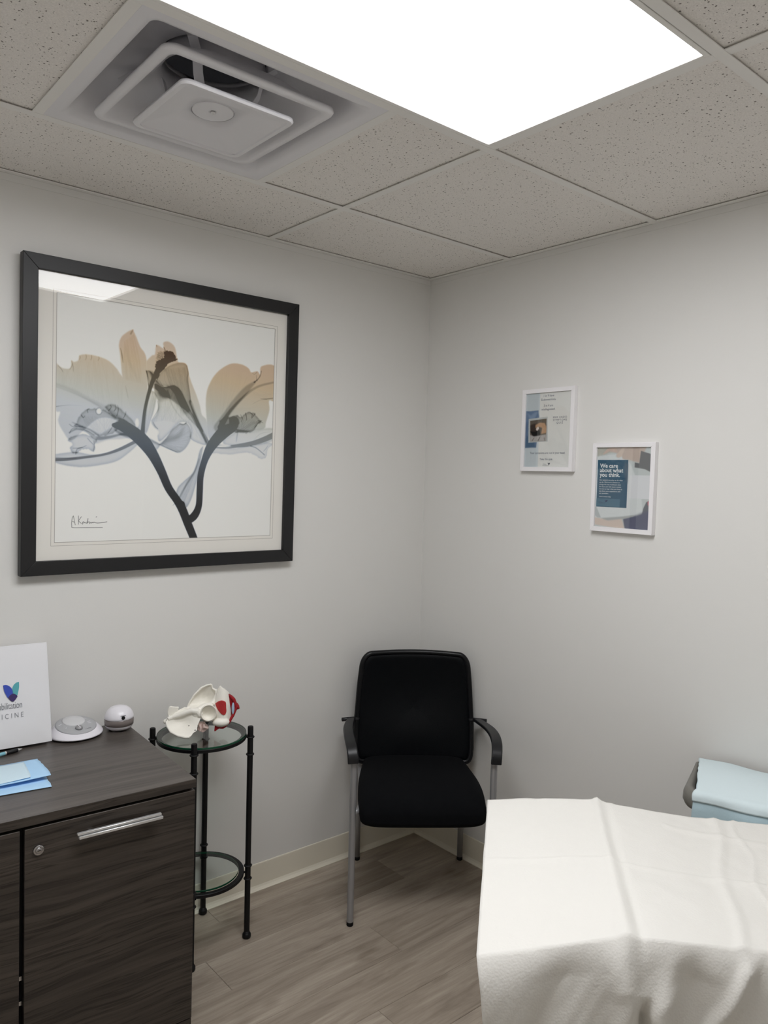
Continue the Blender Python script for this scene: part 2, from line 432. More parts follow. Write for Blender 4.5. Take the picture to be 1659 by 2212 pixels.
def flower_print():
    S = 1.0
    W0, H0 = 1000, 985
    # the crop frame in which the outline points were noted -> print square
    src = np.array([(288, 292), (1439, 456), (1427, 1561), (288, 1593)], float)
    dst = np.array([(0, 0), (W0, 0), (W0, H0), (0, H0)], float)
    A = []; B = []
    for (x, y), (X, Y) in zip(src, dst):
        A.append([x, y, 1, 0, 0, 0, -X * x, -X * y]); B.append(X)
        A.append([0, 0, 0, x, y, 1, -Y * x, -Y * y]); B.append(Y)
    hh = np.append(np.linalg.solve(np.array(A), np.array(B)), 1).reshape(3, 3)
    def tf(p):
        p = np.asarray(p, float); q = np.c_[p, np.ones(len(p))] @ hh.T
        return q[:, :2] / q[:, 2:]
    R = Raster(W0, H0); D = np.zeros((H0, W0), np.float32)
    rng = np.random.RandomState(3)
    YY, XX = np.mgrid[0:H0, 0:W0].astype(np.float32)
    def poly(p, d, soft=1, edge=0.0, rough=0.0, base=False):
        nonlocal D
        q = tf(p)
        q = np.vstack([smooth_line(np.vstack([q, q[:1]]), 5)])
        if rough: q = q + rng.randn(*q.shape) * rough
        m = blur(R.mask(q).astype(np.float32), soft)
        D = np.maximum(D, m * d) if base else D + m * d
        if edge:
            inner = blur(m, 9); D += np.clip(m - inner, 0, 1) * m * edge * 2
        return m
    def line(p, ws, d, soft=1, sm=True):
        nonlocal D
        q = tf(p); ws = np.asarray(ws, float) * 0.43
        if sm:
            z = smooth_line(np.c_[q, ws]); q, ws = z[:, :2], z[:, 2]
        c = R.stroke(q, ws); D = np.maximum(D, 0) + blur(c, soft) * d
    def cap(p, ws, level, soft=1):
        nonlocal D
        q = tf(p); ws = np.asarray(ws, float) * 0.43
        z = smooth_line(np.c_[q, ws]); c = blur(R.stroke(z[:, :2], np.maximum(z[:, 2], 0.4)), soft)
        D = D * (1 - c) + np.maximum(D, level) * c
    def veins(m, p0, p1, n, spread, d):
        """fine veins fanning between two polylines, clipped by mask"""
        nonlocal D
        a = smooth_line(tf(p0), 20); b = smooth_line(tf(p1), 20)
        acc = np.zeros_like(D)
        for k in range(n):
            t = rng.rand(); i = int(t * (len(a) - 1)); j = int(np.clip(t + rng.randn() * spread, 0, 1) * (len(b) - 1))
            mid = (a[i] + b[j]) / 2 + rng.randn(2) * 6
            z = smooth_line(np.array([a[i], mid, b[j]]), 6)
            acc = np.maximum(acc, R.stroke(z, np.full(len(z), 0.5)) * (0.4 + 0.6 * rng.rand()))
        D += blur(acc, 1) * m * d
    # left fan petal
    mA = poly([(288, 655), (320, 683), (362, 684), (368, 645), (380, 652), (403, 642), (410, 617), (450, 611), (510, 622), (560, 643), (600, 680), (632, 722), (700, 760), (745, 850), (752, 960), (735, 1020), (700, 990), (640, 965), (560, 940), (500, 950), (430, 1010), (370, 1060), (330, 1015), (303, 960), (312, 912), (288, 890)], 0.38, 2, base=True)
    veins(mA, [(640, 950), (560, 900), (400, 810), (300, 770)], [(640, 740), (520, 640), (420, 640), (310, 700)], 90, 0.08, 0.07)
    line([(288, 768), (380, 803), (470, 850), (560, 900), (640, 965), (700, 1010)], [10, 14, 16, 22, 34, 30], 0.16, 4)
    line([(288, 780), (400, 822), (500, 872), (600, 940)], [4, 5, 8, 10], 0.14, 2)
    for a, b in (((368, 645), (378, 700)), ((360, 690), (372, 660)), ((410, 618), (408, 640)), ((442, 612), (440, 640)), ((470, 615), (467, 640)), ((508, 622), (505, 642)), ((300, 672), (325, 705))):
        line([a, ((a[0] + b[0]) / 2 + 3, (a[1] + b[1]) / 2), b], [2, 2.5, 1.5], 0.5, 1)
    line([(288, 885), (320, 880), (360, 876), (420, 878)], [4, 2, 1, 0.6], 0.55, 1)
    # narrow upright petal
    mB = poly([(683, 478), (668, 482), (645, 497), (622, 520), (612, 560), (620, 620), (630, 720), (640, 800), (680, 900), (740, 1010), (762, 900), (758, 640), (722, 565), (700, 510)], 0.40, 2, base=True)
    veins(mB, [(640, 540), (690, 500)], [(650, 740), (740, 760)], 60, 0.1, 0.12)
    line([(620, 575), (628, 610), (634, 650)], [2, 5, 2], 0.5, 1)
    line([(672, 500), (684, 478)], [6, 5], 0.5, 2, False)
    line([(648, 770), (655, 800), (663, 835)], [1, 2, 1], 0.35, 1)
    line([(650, 560), (665, 640), (700, 720)], [3, 8, 4], 0.12, 4)
    # crown petals
    poly([(755, 640), (785, 610), (800, 604), (808, 555), (845, 572), (843, 542), (868, 535), (895, 552), (908, 575), (915, 612), (925, 643), (965, 652), (978, 700), (995, 750), (1022, 815), (1042, 875), (1052, 918), (1078, 948), (1086, 1010), (1080, 1068), (1030, 990), (980, 910), (900, 850), (830, 800), (780, 770), (757, 700)], 0.38, 2, base=True)
    mC = poly([(805, 745), (830, 700), (870, 665), (925, 645), (965, 652), (976, 700), (980, 760), (990, 850), (1030, 940), (1062, 1010), (1000, 960), (950, 900), (900, 800), (860, 770), (835, 772)], 0.25, 2, 0.2)
    veins(mC, [(850, 680), (960, 665)], [(900, 800), (990, 900)], 110, 0.1, 0.22)
    mV = poly([(798, 755), (835, 772), (870, 770), (905, 765), (935, 785), (965, 840), (990, 890), (1030, 960), (1075, 1045), (1080, 1078), (1040, 1072), (992, 1045), (995, 1000), (975, 963), (930, 965), (880, 1020), (828, 1062), (812, 1005), (785, 960), (812, 915), (820, 855), (800, 805)], 0.24, 2, 0.35)
    veins(mV, [(820, 800), (920, 790), (1000, 960)], [(800, 960), (900, 960), (1060, 1060)], 130, 0.15, 0.2)
    poly([(800, 750), (840, 775), (900, 768), (940, 800), (965, 850), (985, 900), (955, 915), (905, 850), (860, 840), (825, 850), (805, 800)], 0.36, 6)
    poly([(795, 720), (835, 772), (860, 800), (880, 830), (840, 830), (815, 800)], 0.55, 5)
    line([(868, 790), (890, 860), (925, 915), (960, 950)], [3, 6, 4, 2], 0.22, 2)
    line([(818, 850), (822, 890), (800, 930), (785, 955)], [4, 6, 4, 3], 0.4, 1)
    line([(795, 960), (805, 980), (820, 995)], [3, 5, 3], 0.5, 1); line([(818, 990), (820, 1030)], [2, 1], 0.3, 1)
    line([(905, 765), (870, 778), (845, 772), (825, 740)], [2, 4, 3, 2], 0.3, 1)
    mS = poly([(770, 790), (800, 800), (812, 830), (800, 900), (780, 960), (765, 1010), (748, 1030), (742, 960)], 0.26, 2, 0.2)
    veins(mS, [(790, 800), (805, 850)], [(750, 1010), (765, 1015)], 30, 0.3, 0.25)
    cap([(755, 688), (762, 715), (766, 750), (772, 790), (765, 830)], [3, 5, 4, 6, 4], 0.9)
    poly([(752, 690), (775, 690), (800, 720), (790, 760), (770, 790), (765, 740)], 0.18, 2, 0.4)
    poly([(770, 690), (800, 700), (805, 740), (790, 745)], 0.45, 3)
    # dark fringed tip and its thin stem
    poly([(800, 705), (803, 660), (815, 640), (848, 622), (852, 590), (868, 585), (890, 590), (905, 605), (912, 622), (922, 628), (900, 640), (880, 648), (855, 672), (828, 706), (812, 735)], 0.9, 1, rough=1.6)
    poly([(806, 640), (812, 605), (835, 590), (850, 600), (845, 640), (815, 665)], 0.3, 2, rough=3)
    for k in range(14):
        x = 805 + rng.rand() * 40; y = 590 + rng.rand() * 60
        line([(x, y), (x + rng.randn() * 8, y - 6), (x + rng.randn() * 10, y + 5)], [1.5, 1.5, 1], 0.35, 1)
    cap([(740, 1030), (744, 960), (752, 890), (770, 810), (790, 745), (812, 700), (840, 665)], [24, 18, 16, 18, 22, 26, 30], 1.2)
    cap([(846, 565), (853, 580), (855, 600)], [3, 4, 6], 1.1)
    cap([(808, 556), (810, 566)], [4, 2], 1.0)
    # right-hand ribbon edge of the crown
    cap([(968, 660), (976, 700), (972, 730), (982, 790), (990, 850)], [4, 6, 7, 8, 10], 0.95)
    line([(990, 850), (1015, 920), (1050, 1000), (1080, 1060)], [14, 18, 18, 22], 0.55, 3)
    cap([(1040, 985), (1060, 1020), (1088, 1070)], [6, 14, 24], 1.0, 2)
    # round hanging leaf with its left wing
    mF = poly([(828, 1077), (862, 1045), (893, 1000), (930, 965), (955, 966), (970, 960), (990, 985), (998, 1020), (990, 1060), (965, 1100), (930, 1121), (880, 1102)], 0.42, 2, 0.3)
    veins(mF, [(840, 1075), (850, 1070)], [(940, 965), (995, 1020), (940, 1115)], 90, 0.4, 0.22)
    line([(830, 1077), (880, 1050), (930, 1030), (960, 980)], [6, 26, 24, 8], 0.3, 7)
    line([(830, 1078), (880, 1100), (925, 1118)], [6, 5, 3], 0.4, 1); line([(935, 968), (955, 972), (970, 962)], [3, 4, 4], 0.5, 1)
    poly([(752, 1032), (790, 1050), (832, 1078), (815, 1108), (803, 1123), (780, 1090)], 0.3, 2, 0.3)
    line([(760, 1045), (800, 1065), (832, 1078)], [8, 10, 6], 0.4, 3)
    # right fan petal
    mR = poly([(1078, 948), (1072, 860), (1076, 800), (1088, 760), (1112, 715), (1150, 675), (1205, 645), (1260, 648), (1298, 668), (1312, 690), (1330, 686), (1348, 684), (1362, 700), (1368, 656), (1445, 662), (1445, 830), (1412, 838), (1414, 890), (1396, 955), (1385, 988), (1300, 1005), (1230, 1012), (1130, 1040), (1098, 1052), (1082, 1010)], 0.45, 2, base=True)
    veins(mR, [(1110, 1000), (1150, 950), (1250, 830)], [(1090, 760), (1180, 680), (1300, 720)], 70, 0.1, 0.06)
    veins(mR, [(1130, 1000), (1200, 900), (1330, 760)], [(1200, 960), (1300, 900), (1430, 800)], 60, 0.1, 0.07)
    line([(1140, 985), (1180, 920), (1230, 850), (1290, 780), (1335, 740)], [50, 36, 38, 34, 10], 0.38, 3)
    line([(1150, 985), (1200, 900), (1280, 815), (1350, 765), (1440, 740)], [30, 18, 14, 12, 10], 0.35, 2)
    line([(1330, 742), (1350, 725), (1362, 705), (1367, 682)], [8, 6, 6, 5], 0.5, 1); line([(1345, 735), (1340, 705)], [4, 2], 0.45, 1)
    line([(1365, 830), (1400, 830), (1440, 824)], [1.5, 5, 4], 0.5, 1); line([(1320, 860), (1360, 838), (1400, 832)], [1, 2, 2], 0.25, 1)
    line([(1315, 690), (1330, 700), (1345, 686)], [1.5, 2, 3], 0.4, 1)
    for x in (1160, 1180, 1196): line([(x, 930), (x + 4, 880), (x + 14, 830)], [0.8, 1.2, 0.6], 0.15, 1)
    # right lip, frills
    mL = poly([(1195, 935), (1235, 918), (1262, 928), (1290, 905), (1330, 905), (1345, 925), (1370, 950), (1350, 970), (1330, 1000), (1300, 1015), (1255, 1012), (1215, 1000)], 0.3, 2, 0.35, 2)
    veins(mL, [(1230, 1000), (1280, 1010)], [(1240, 920), (1365, 950)], 60, 0.3, 0.25)
    poly([(1150, 945), (1180, 930), (1225, 928), (1250, 945), (1240, 985), (1205, 1000), (1150, 1000)], 0.5, 3, 0, 2)
    poly([(1165, 1050), (1250, 1000), (1330, 1000), (1395, 985), (1445, 992), (1445, 1050), (1300, 1085), (1180, 1078)], 0.24, 3, 0.3)
    line([(1330, 1050), (1370, 1015), (1425, 1005)], [1, 2, 1], 0.3, 1)
    for a, b, c in (((1285, 905), (1290, 925), (1292, 945)), ((1312, 905), (1322, 915), (1316, 930)), ((1335, 912), (1325, 925), (1318, 935)), ((1375, 945), (1360, 955), (1335, 985)), ((1380, 958), (1365, 950), (1352, 945)), ((1258, 915), (1268, 935), (1262, 955))):
        line([a, b, c], [3, 4, 2], 0.5, 1)
    line([(1215, 990), (1260, 1000), (1310, 1010)], [10, 7, 2], 0.3, 2); line([(1245, 1005), (1240, 1040), (1238, 1060)], [8, 6, 3], 0.4, 2)
    poly([(1135, 1080), (1200, 1096), (1290, 1080), (1330, 1078), (1390, 1062), (1440, 1068), (1410, 1098), (1402, 1138), (1375, 1152), (1330, 1128), (1290, 1120), (1200, 1128), (1105, 1118)], 0.2, 2, 0.2, 1.2)
    cap([(1140, 1078), (1200, 1082), (1270, 1078), (1330, 1066), (1390, 1045), (1445, 1020)], [6, 9, 22, 26, 30, 34], 0.98)
    cap([(1130, 1092), (1200, 1092), (1270, 1082)], [6, 9, 10], 0.9)
    line([(1315, 1082), (1345, 1092), (1375, 1115), (1390, 1128)], [4, 6, 6, 7], 0.6, 1); line([(1385, 1110), (1398, 1095), (1408, 1080)], [3, 4, 2], 0.4, 1)
    # lower middle leaf
    mM = poly([(1062, 1082), (1042, 1108), (1028, 1170), (1005, 1228), (962, 1268), (928, 1305), (920, 1350), (935, 1378), (962, 1388), (975, 1412), (1000, 1372), (1022, 1300), (1038, 1230), (1052, 1150)], 0.3, 2, 0.3)
    veins(mM, [(940, 1370), (965, 1385)], [(1040, 1120), (1050, 1140)], 40, 0.4, 0.22)
    line([(932, 1372), (960, 1315), (990, 1265), (1020, 1215), (1040, 1150)], [7, 9, 9, 6, 2], 0.45, 2)
    line([(903, 1400), (915, 1390), (928, 1382)], [1, 3, 5], 0.6, 1)
    # left long leaf
    poly([(280, 1132), (350, 1122), (400, 1118), (480, 1132), (560, 1122), (640, 1092), (700, 1060), (722, 1072), (662, 1130), (600, 1170), (500, 1192), (420, 1199), (340, 1190), (280, 1170)], 0.28, 2, 0.25)
    cap([(280, 1160), (350, 1158), (450, 1146), (540, 1132), (620, 1105), (700, 1065)], [16, 14, 12, 11, 15, 16], 1.0)
    line([(280, 1147), (330, 1150), (400, 1152)], [3, 2, 1], 0.4, 1)
    # left lip with frills
    mK = poly([(398, 965), (420, 920), (450, 896), (498, 890), (520, 895), (545, 900), (600, 935), (645, 955), (605, 1010), (560, 1030), (500, 1036), (430, 1000), (385, 985)], 0.24, 2, 0.35, 1.5)
    veins(mK, [(500, 1030), (560, 1025)], [(420, 930), (600, 935)], 60, 0.4, 0.18)
    mL2 = poly([(365, 1040), (430, 1025), (500, 1050), (495, 1085), (488, 1118), (460, 1105), (425, 1108), (395, 1130), (366, 1110), (372, 1080), (352, 1060)], 0.26, 2, 0.35, 2)
    poly([(540, 885), (560, 870), (600, 872), (640, 905), (690, 950), (722, 1005), (680, 990), (620, 950), (570, 920)], 0.3, 3, 0.4, 1.5)
    poly([(600, 960), (640, 948), (690, 985), (740, 1030), (700, 1050), (640, 1035), (595, 1005)], 0.65, 3)
    poly([(500, 1040), (590, 985), (600, 1005), (690, 1030), (640, 1048), (560, 1055), (500, 1075)], 0.3, 3)
    for a, b, c in (((560, 905), (575, 885), (570, 872)), ((590, 905), (600, 890), (597, 870)), ((605, 930), (612, 900), (608, 872)), ((640, 940), (650, 920), (652, 905)), ((420, 925), (432, 940), (440, 930)), ((455, 915), (452, 900), (462, 893)), ((360, 975), (385, 990), (430, 985)), ((362, 1022), (375, 1000), (400, 996)), ((395, 1132), (402, 1105), (430, 1095)), ((380, 1100), (420, 1098), (450, 1085)), ((455, 1048), (470, 1065), (485, 1080)), ((488, 1060), (490, 1090), (486, 1115)), ((560, 1020), (575, 1000), (585, 980))):
        line([a, b, c], [3, 4, 2], 0.45, 1)
    line([(360, 1020), (400, 1000), (450, 1012), (500, 1045), (560, 1042), (640, 1025), (700, 1035)], [4, 7, 10, 18, 14, 8, 10], 0.6, 2)
    line([(375, 965), (420, 985), (470, 1005), (510, 1030)], [3, 7, 8, 8], 0.5, 2)
    # small clear holes
    for cx, cy, rx, ry in ((711, 965, 10, 24), (512, 906, 13, 15), (800, 1015, 26, 22), (1176, 1081, 34, 5)):
        q = tf([(cx + rx * math.cos(a), cy + ry * math.sin(a)) for a in np.linspace(0, 2 * PI, 24)[:-1]]); m = blur(R.mask(q).astype(np.float32), 2); D *= (1 - 0.93 * m)
    line([(512 + 16 * math.cos(a), 906 + 18 * math.sin(a)) for a in np.linspace(0.3, 5.5, 12)], [3] * 12, 0.4, 1)
    # stems
    st = [((600, 975), 40), (640, 985), (690, 1010)]
    cap([(590, 978), (640, 985), (690, 1015), (745, 1062), (795, 1130), (840, 1215), (880, 1305), (925, 1370), (955, 1420), (985, 1495), (1012, 1560), (1030, 1610)], [20, 52, 62, 68, 56, 46, 42, 42, 46, 44, 42, 42], 1.25, 1)
    cap([(985, 1480), (1020, 1452), (1042, 1400), (1046, 1320), (1050, 1240), (1070, 1160), (1098, 1095), (1130, 1050), (1170, 1010), (1215, 985)], [40, 42, 36, 36, 36, 38, 52, 60, 66, 50], 1.25, 1)
    cap([(935, 1375), (958, 1385), (965, 1400)], [10, 14, 10], 1.3)
    D = np.clip(D, 0, 1.3)
    # colour from density and height (brown above, grey-green, blue-grey, near black below)
    # v measured in the same frame as above
    inv = np.linalg.inv(hh); P = np.stack([XX, YY, np.ones_like(XX)], -1) @ inv.T; sx = P[..., 0] / P[..., 2]; sy = P[..., 1] / P[..., 2]
    v = sy - 0.2 * (sx - 288) 
    def stops(vv, st):
        xs = [s[0] for s in st]; return np.stack([np.interp(vv, xs, [srgb(*s[1])[k] for s in st]) for k in range(3)], -1)
    light = stops(v, [(480, (214, 188, 160)), (560, (214, 192, 160)), (680, (206, 198, 180)), (760, (202, 204, 196)), (850, (203, 209, 217)), (1100, (192, 199, 209)), (1600, (168, 174, 184))])
    dark = stops(v, [(480, (86, 64, 48)), (620, (98, 88, 72)), (760, (100, 101, 93)), (880, (108, 115, 118)), (980, (94, 103, 114)), (1120, (62, 66, 73)), (1250, (42, 43, 46)), (1600, (38, 38, 40))])
    bg = np.array(srgb(246, 245, 242)[:3], np.float32)
    t1 = np.clip(D / 0.45, 0, 1)[..., None]; t2 = np.clip((D - 0.45) / 0.75, 0, 1)[..., None]
    rgb = (bg * (1 - t1) + light * t1) * (1 - t2) + dark * t2
    # signature, pencil strokes
    sg = np.zeros((H0, W0), np.float32)
    def sig(p, w=1.1):
        q = [((140 + x * 0.0663) / 0.40989, (1100 + y * 0.0663 - 520) / 0.40989) for x, y in p]
        z = smooth_line(tf(q), 5); sg[:] = np.maximum(sg, R.stroke(z, np.full(len(z), w)))
    sig([(275, 235), (240, 310), (225, 450), (230, 560), (262, 612), (600, 614), (1210, 612)]); sig([(278, 240), (300, 340), (318, 440), (340, 525)]); sig([(255, 415), (325, 440)])
    sig([(435, 235), (442, 380), (438, 508)]); sig([(532, 262), (480, 340), (448, 398), (490, 440), (530, 480)])
    sig([(575, 505), (572, 450), (600, 425), (622, 445), (610, 470), (645, 450), (668, 460), (700, 472), (728, 400), (742, 322), (732, 400), (730, 475)], 1.3)
    sig([(735, 450), (775, 428), (810, 450), (795, 480), (835, 455), (860, 470), (880, 440), (905, 465), (935, 435), (960, 452), (1050, 468), (1200, 455), (1350, 428)], 1.3); sig([(1005, 275), (1020, 262)], 1.4)
    sgb = np.clip(sg, 0, 1)[..., None]
    rgb = rgb * (1 - 0.8 * sgb) + np.array([0.04, 0.04, 0.045]) * 0.8 * sgb
    return print_material('flower_print', rgb.astype(np.float32), 0.7)

# ------------------------------------------------------------------ room shell
def structure(o): o['kind'] = 'structure'; return o

def build_room():
    T = 0.1
    structure(MB().box(ROOM_X - T, 0, 0, T, 0, H + 0.35).build('wall_left', M['wall']))
    structure(MB().box(0, T, ROOM_Y - T, T, 0, H + 0.35).build('wall_right', M['wall']))
    structure(MB().box(ROOM_X - T, ROOM_X, ROOM_Y, 0, 0, H + 0.35).build('wall_back', M['wall']))
    structure(MB().box(ROOM_X - T, 0, ROOM_Y - T, ROOM_Y, 0, H + 0.35).build('wall_front', M['wall']))
    # vinyl plank floor: boards run along X
    fl = structure(MB().box(ROOM_X, 0, ROOM_Y, 0, -0.06, -0.006).build('floor', M['subfloor']))
    meshes = {}
    edges = [0.0, -0.105]
    while edges[-1] > ROOM_Y: edges.append(max(edges[-1] - 0.17, ROOM_Y))
    joints = {0: -1.01, 1: -0.30, 2: -1.15, 3: -0.616, 4: -1.42, 5: -0.86, 6: -0.2}
    random.seed(4)
    for i in range(len(edges) - 1):
        y1, y0 = edges[i], edges[i + 1]
        j = joints.get(i, -random.random() * 1.2)
        xs = [0.0]
        x = j
        while x > ROOM_X: xs.append(x); x -= 1.22
        xs.append(ROOM_X)
        for a, b in zip(xs[:-1], xs[1:]):
            L, Wd = a - b, y1 - y0
            if L < 0.03 or Wd < 0.005: continue
            key = (round(L, 3), round(Wd, 3))
            if key not in meshes:
                g = 0.0004
                mb = MB().loft([[(-L / 2 + g, -Wd / 2 + g, -0.006), (L / 2 - g, -Wd / 2 + g, -0.006), (L / 2 - g, Wd / 2 - g, -0.006), (-L / 2 + g, Wd / 2 - g, -0.006)],
                                [(-L / 2 + g, -Wd / 2 + g, -0.0008), (L / 2 - g, -Wd / 2 + g, -0.0008), (L / 2 - g, Wd / 2 - g, -0.0008), (-L / 2 + g, Wd / 2 - g, -0.0008)],
                                [(-L / 2 + g * 3, -Wd / 2 + g * 3, 0), (L / 2 - g * 3, -Wd / 2 + g * 3, 0), (L / 2 - g * 3, Wd / 2 - g * 3, 0), (-L / 2 + g * 3, Wd / 2 - g * 3, 0)]])
                me = bpy.data.meshes.new('plank'); me.from_pydata(mb.v, [], mb.f); me.update(); me.materials.append(M['floor']); meshes[key] = me
            wrap('plank', meshes[key], fl, loc=((a + b) / 2, (y0 + y1) / 2, 0))
    # cove base: thin sheet curving out at the toe
    prof = [(0.0, 0.0), (0.016, 0.0), (0.0165, 0.003), (0.013, 0.0055), (0.0075, 0.0105), (0.004, 0.018), (0.0032, 0.097), (0.0022, 0.100), (0.0, 0.1005)]
    def cove(name, a, b, n):
        a, b, n = Vector(a), Vector(b), Vector(n); d = (b - a).normalized()
        loops = []
        for P, s in ((a, 1), (b, -1)):
            loops.append([P + n * px + d * (s * px) + Vector((0, 0, pz)) for px, pz in prof])
        structure(MB().loft(loops).build(name, M['base'], smooth=False))
    cove('baseboard_left', (0, 0, 0), (ROOM_X, 0, 0), (0, -1, 0))
    cove('baseboard_right', (0, ROOM_Y, 0), (0, 0, 0), (-1, 0, 0))
    cove('baseboard_back', (ROOM_X, 0, 0), (ROOM_X, ROOM_Y, 0), (1, 0, 0))
    cove('baseboard_front', (ROOM_X, ROOM_Y, 0), (0, ROOM_Y, 0), (0, 1, 0))

def build_ceiling():
    ce = structure(MB().box(ROOM_X - 0.1, 0.1, ROOM_Y - 0.1, 0.1, H + 0.35, H + 0.4).build('ceiling', M['neck']))
    tw = 0.0125
    def bar(x0, x1, y0, y1, z=0.0):
        return MB().box(x0, x1, y0, y1, H + z, H + z + 0.0025).build('tee_bar', M['grid'], ce, bevel=0.0006, seg=1)
    XL = XD - 2 * G; XL2 = XL - 2 * G
    ys = [YA, YB, YC, YC - G, YC - 2 * G, YC - 3 * G]
    XV0, XV1 = -1.725, -1.113
    # mains along X (each row one bar), tiny level differences as in a real grid
    for i, y in enumerate(ys):
        if y > ROOM_Y: bar(ROOM_X, 0, y - tw, y + tw, 0.0)
    ybounds = [0.0] + [y for y in ys if y > ROOM_Y] + [ROOM_Y]
    for i in range(len(ybounds) - 1):
        ya, yb = ybounds[i], ybounds[i + 1]
        xsplit = [XD, XL]
        if i == 1: xsplit = [XD, XV1, XV0]
        if i >= 3: xsplit = [XD, XD - G, XL, XL - G]
        if i == 1: xsplit.append(XV0 - G)
        for x in xsplit:
            if x - tw > ROOM_X: bar(x - tw, x + tw, yb + tw, ya - tw, 0.0004)
        xs = [0.0] + [x for x in xsplit if x > ROOM_X] + [ROOM_X]
        for a, b in zip(xs[:-1], xs[1:]):
            if i == 1 and abs(a - XV1) < 1e-6: continue          # supply diffuser
            if i == 2 and abs(a - XD) < 1e-6: continue          # light panel
            if ya - yb < 0.02 or a - b < 0.02: continue
            g = 0.004
            t = MB().box(b + g, a - g, yb + g, ya - g, H + 0.0058, H + 0.020).build('ceiling_tile', M['tile'], ce)
    # wall angle
    MB().box(ROOM_X, 0, -0.022, 0, H + 0.0006, H + 0.0030).build('wall_angle', M['grid'], ce)
    MB().box(-0.022, 0, ROOM_Y, -0.022, H + 0.0006, H + 0.0030).build('wall_angle', M['grid'], ce)
    MB().box(ROOM_X, 0, -0.0022, 0, H - 0.020, H).build('wall_angle', M['wall'], ce)
    MB().box(-0.0022, 0, ROOM_Y, -0.0022, H - 0.020, H).build('wall_angle', M['wall'], ce)

def build_light():
    x0, x1, y0, y1 = XD - 2 * G + 0.003, XD - 0.003, YC + 0.003, YB - 0.003
    t = tag(empty('light_panel', ((x0 + x1) / 2, (y0 + y1) / 2, H + 0.006)), 'large glowing white rectangular LED light panel set in the ceiling grid', 'ceiling light')
    cx, cy = (x0 + x1) / 2, (y0 + y1) / 2
    hx, hy = (x1 - x0) / 2 - 0.0105, (y1 - y0) / 2 - 0.0105
    e = 0.0115
    fr = MB()
    for (a, b, c, d) in ((-hx, hx, -hy, -hy + e), (-hx, hx, hy - e, hy), (-hx, -hx + e, -hy + e, hy - e), (hx - e, hx, -hy + e, hy - e)):
        fr.box(a, b, c, d, -0.0068, 0.02)
    fr.build('frame', M['fixture'], t, bevel=0.001, seg=1)
    MB().box(-hx + e, hx - e, -hy + e, hy - e, 0.004, 0.008).build('diffuser_lens', M['panel'], t)
    MB().box(-hx + e, hx - e, -hy + e, hy - e, 0.012, 0.05).build('housing', M['fixture'], t)
    return t

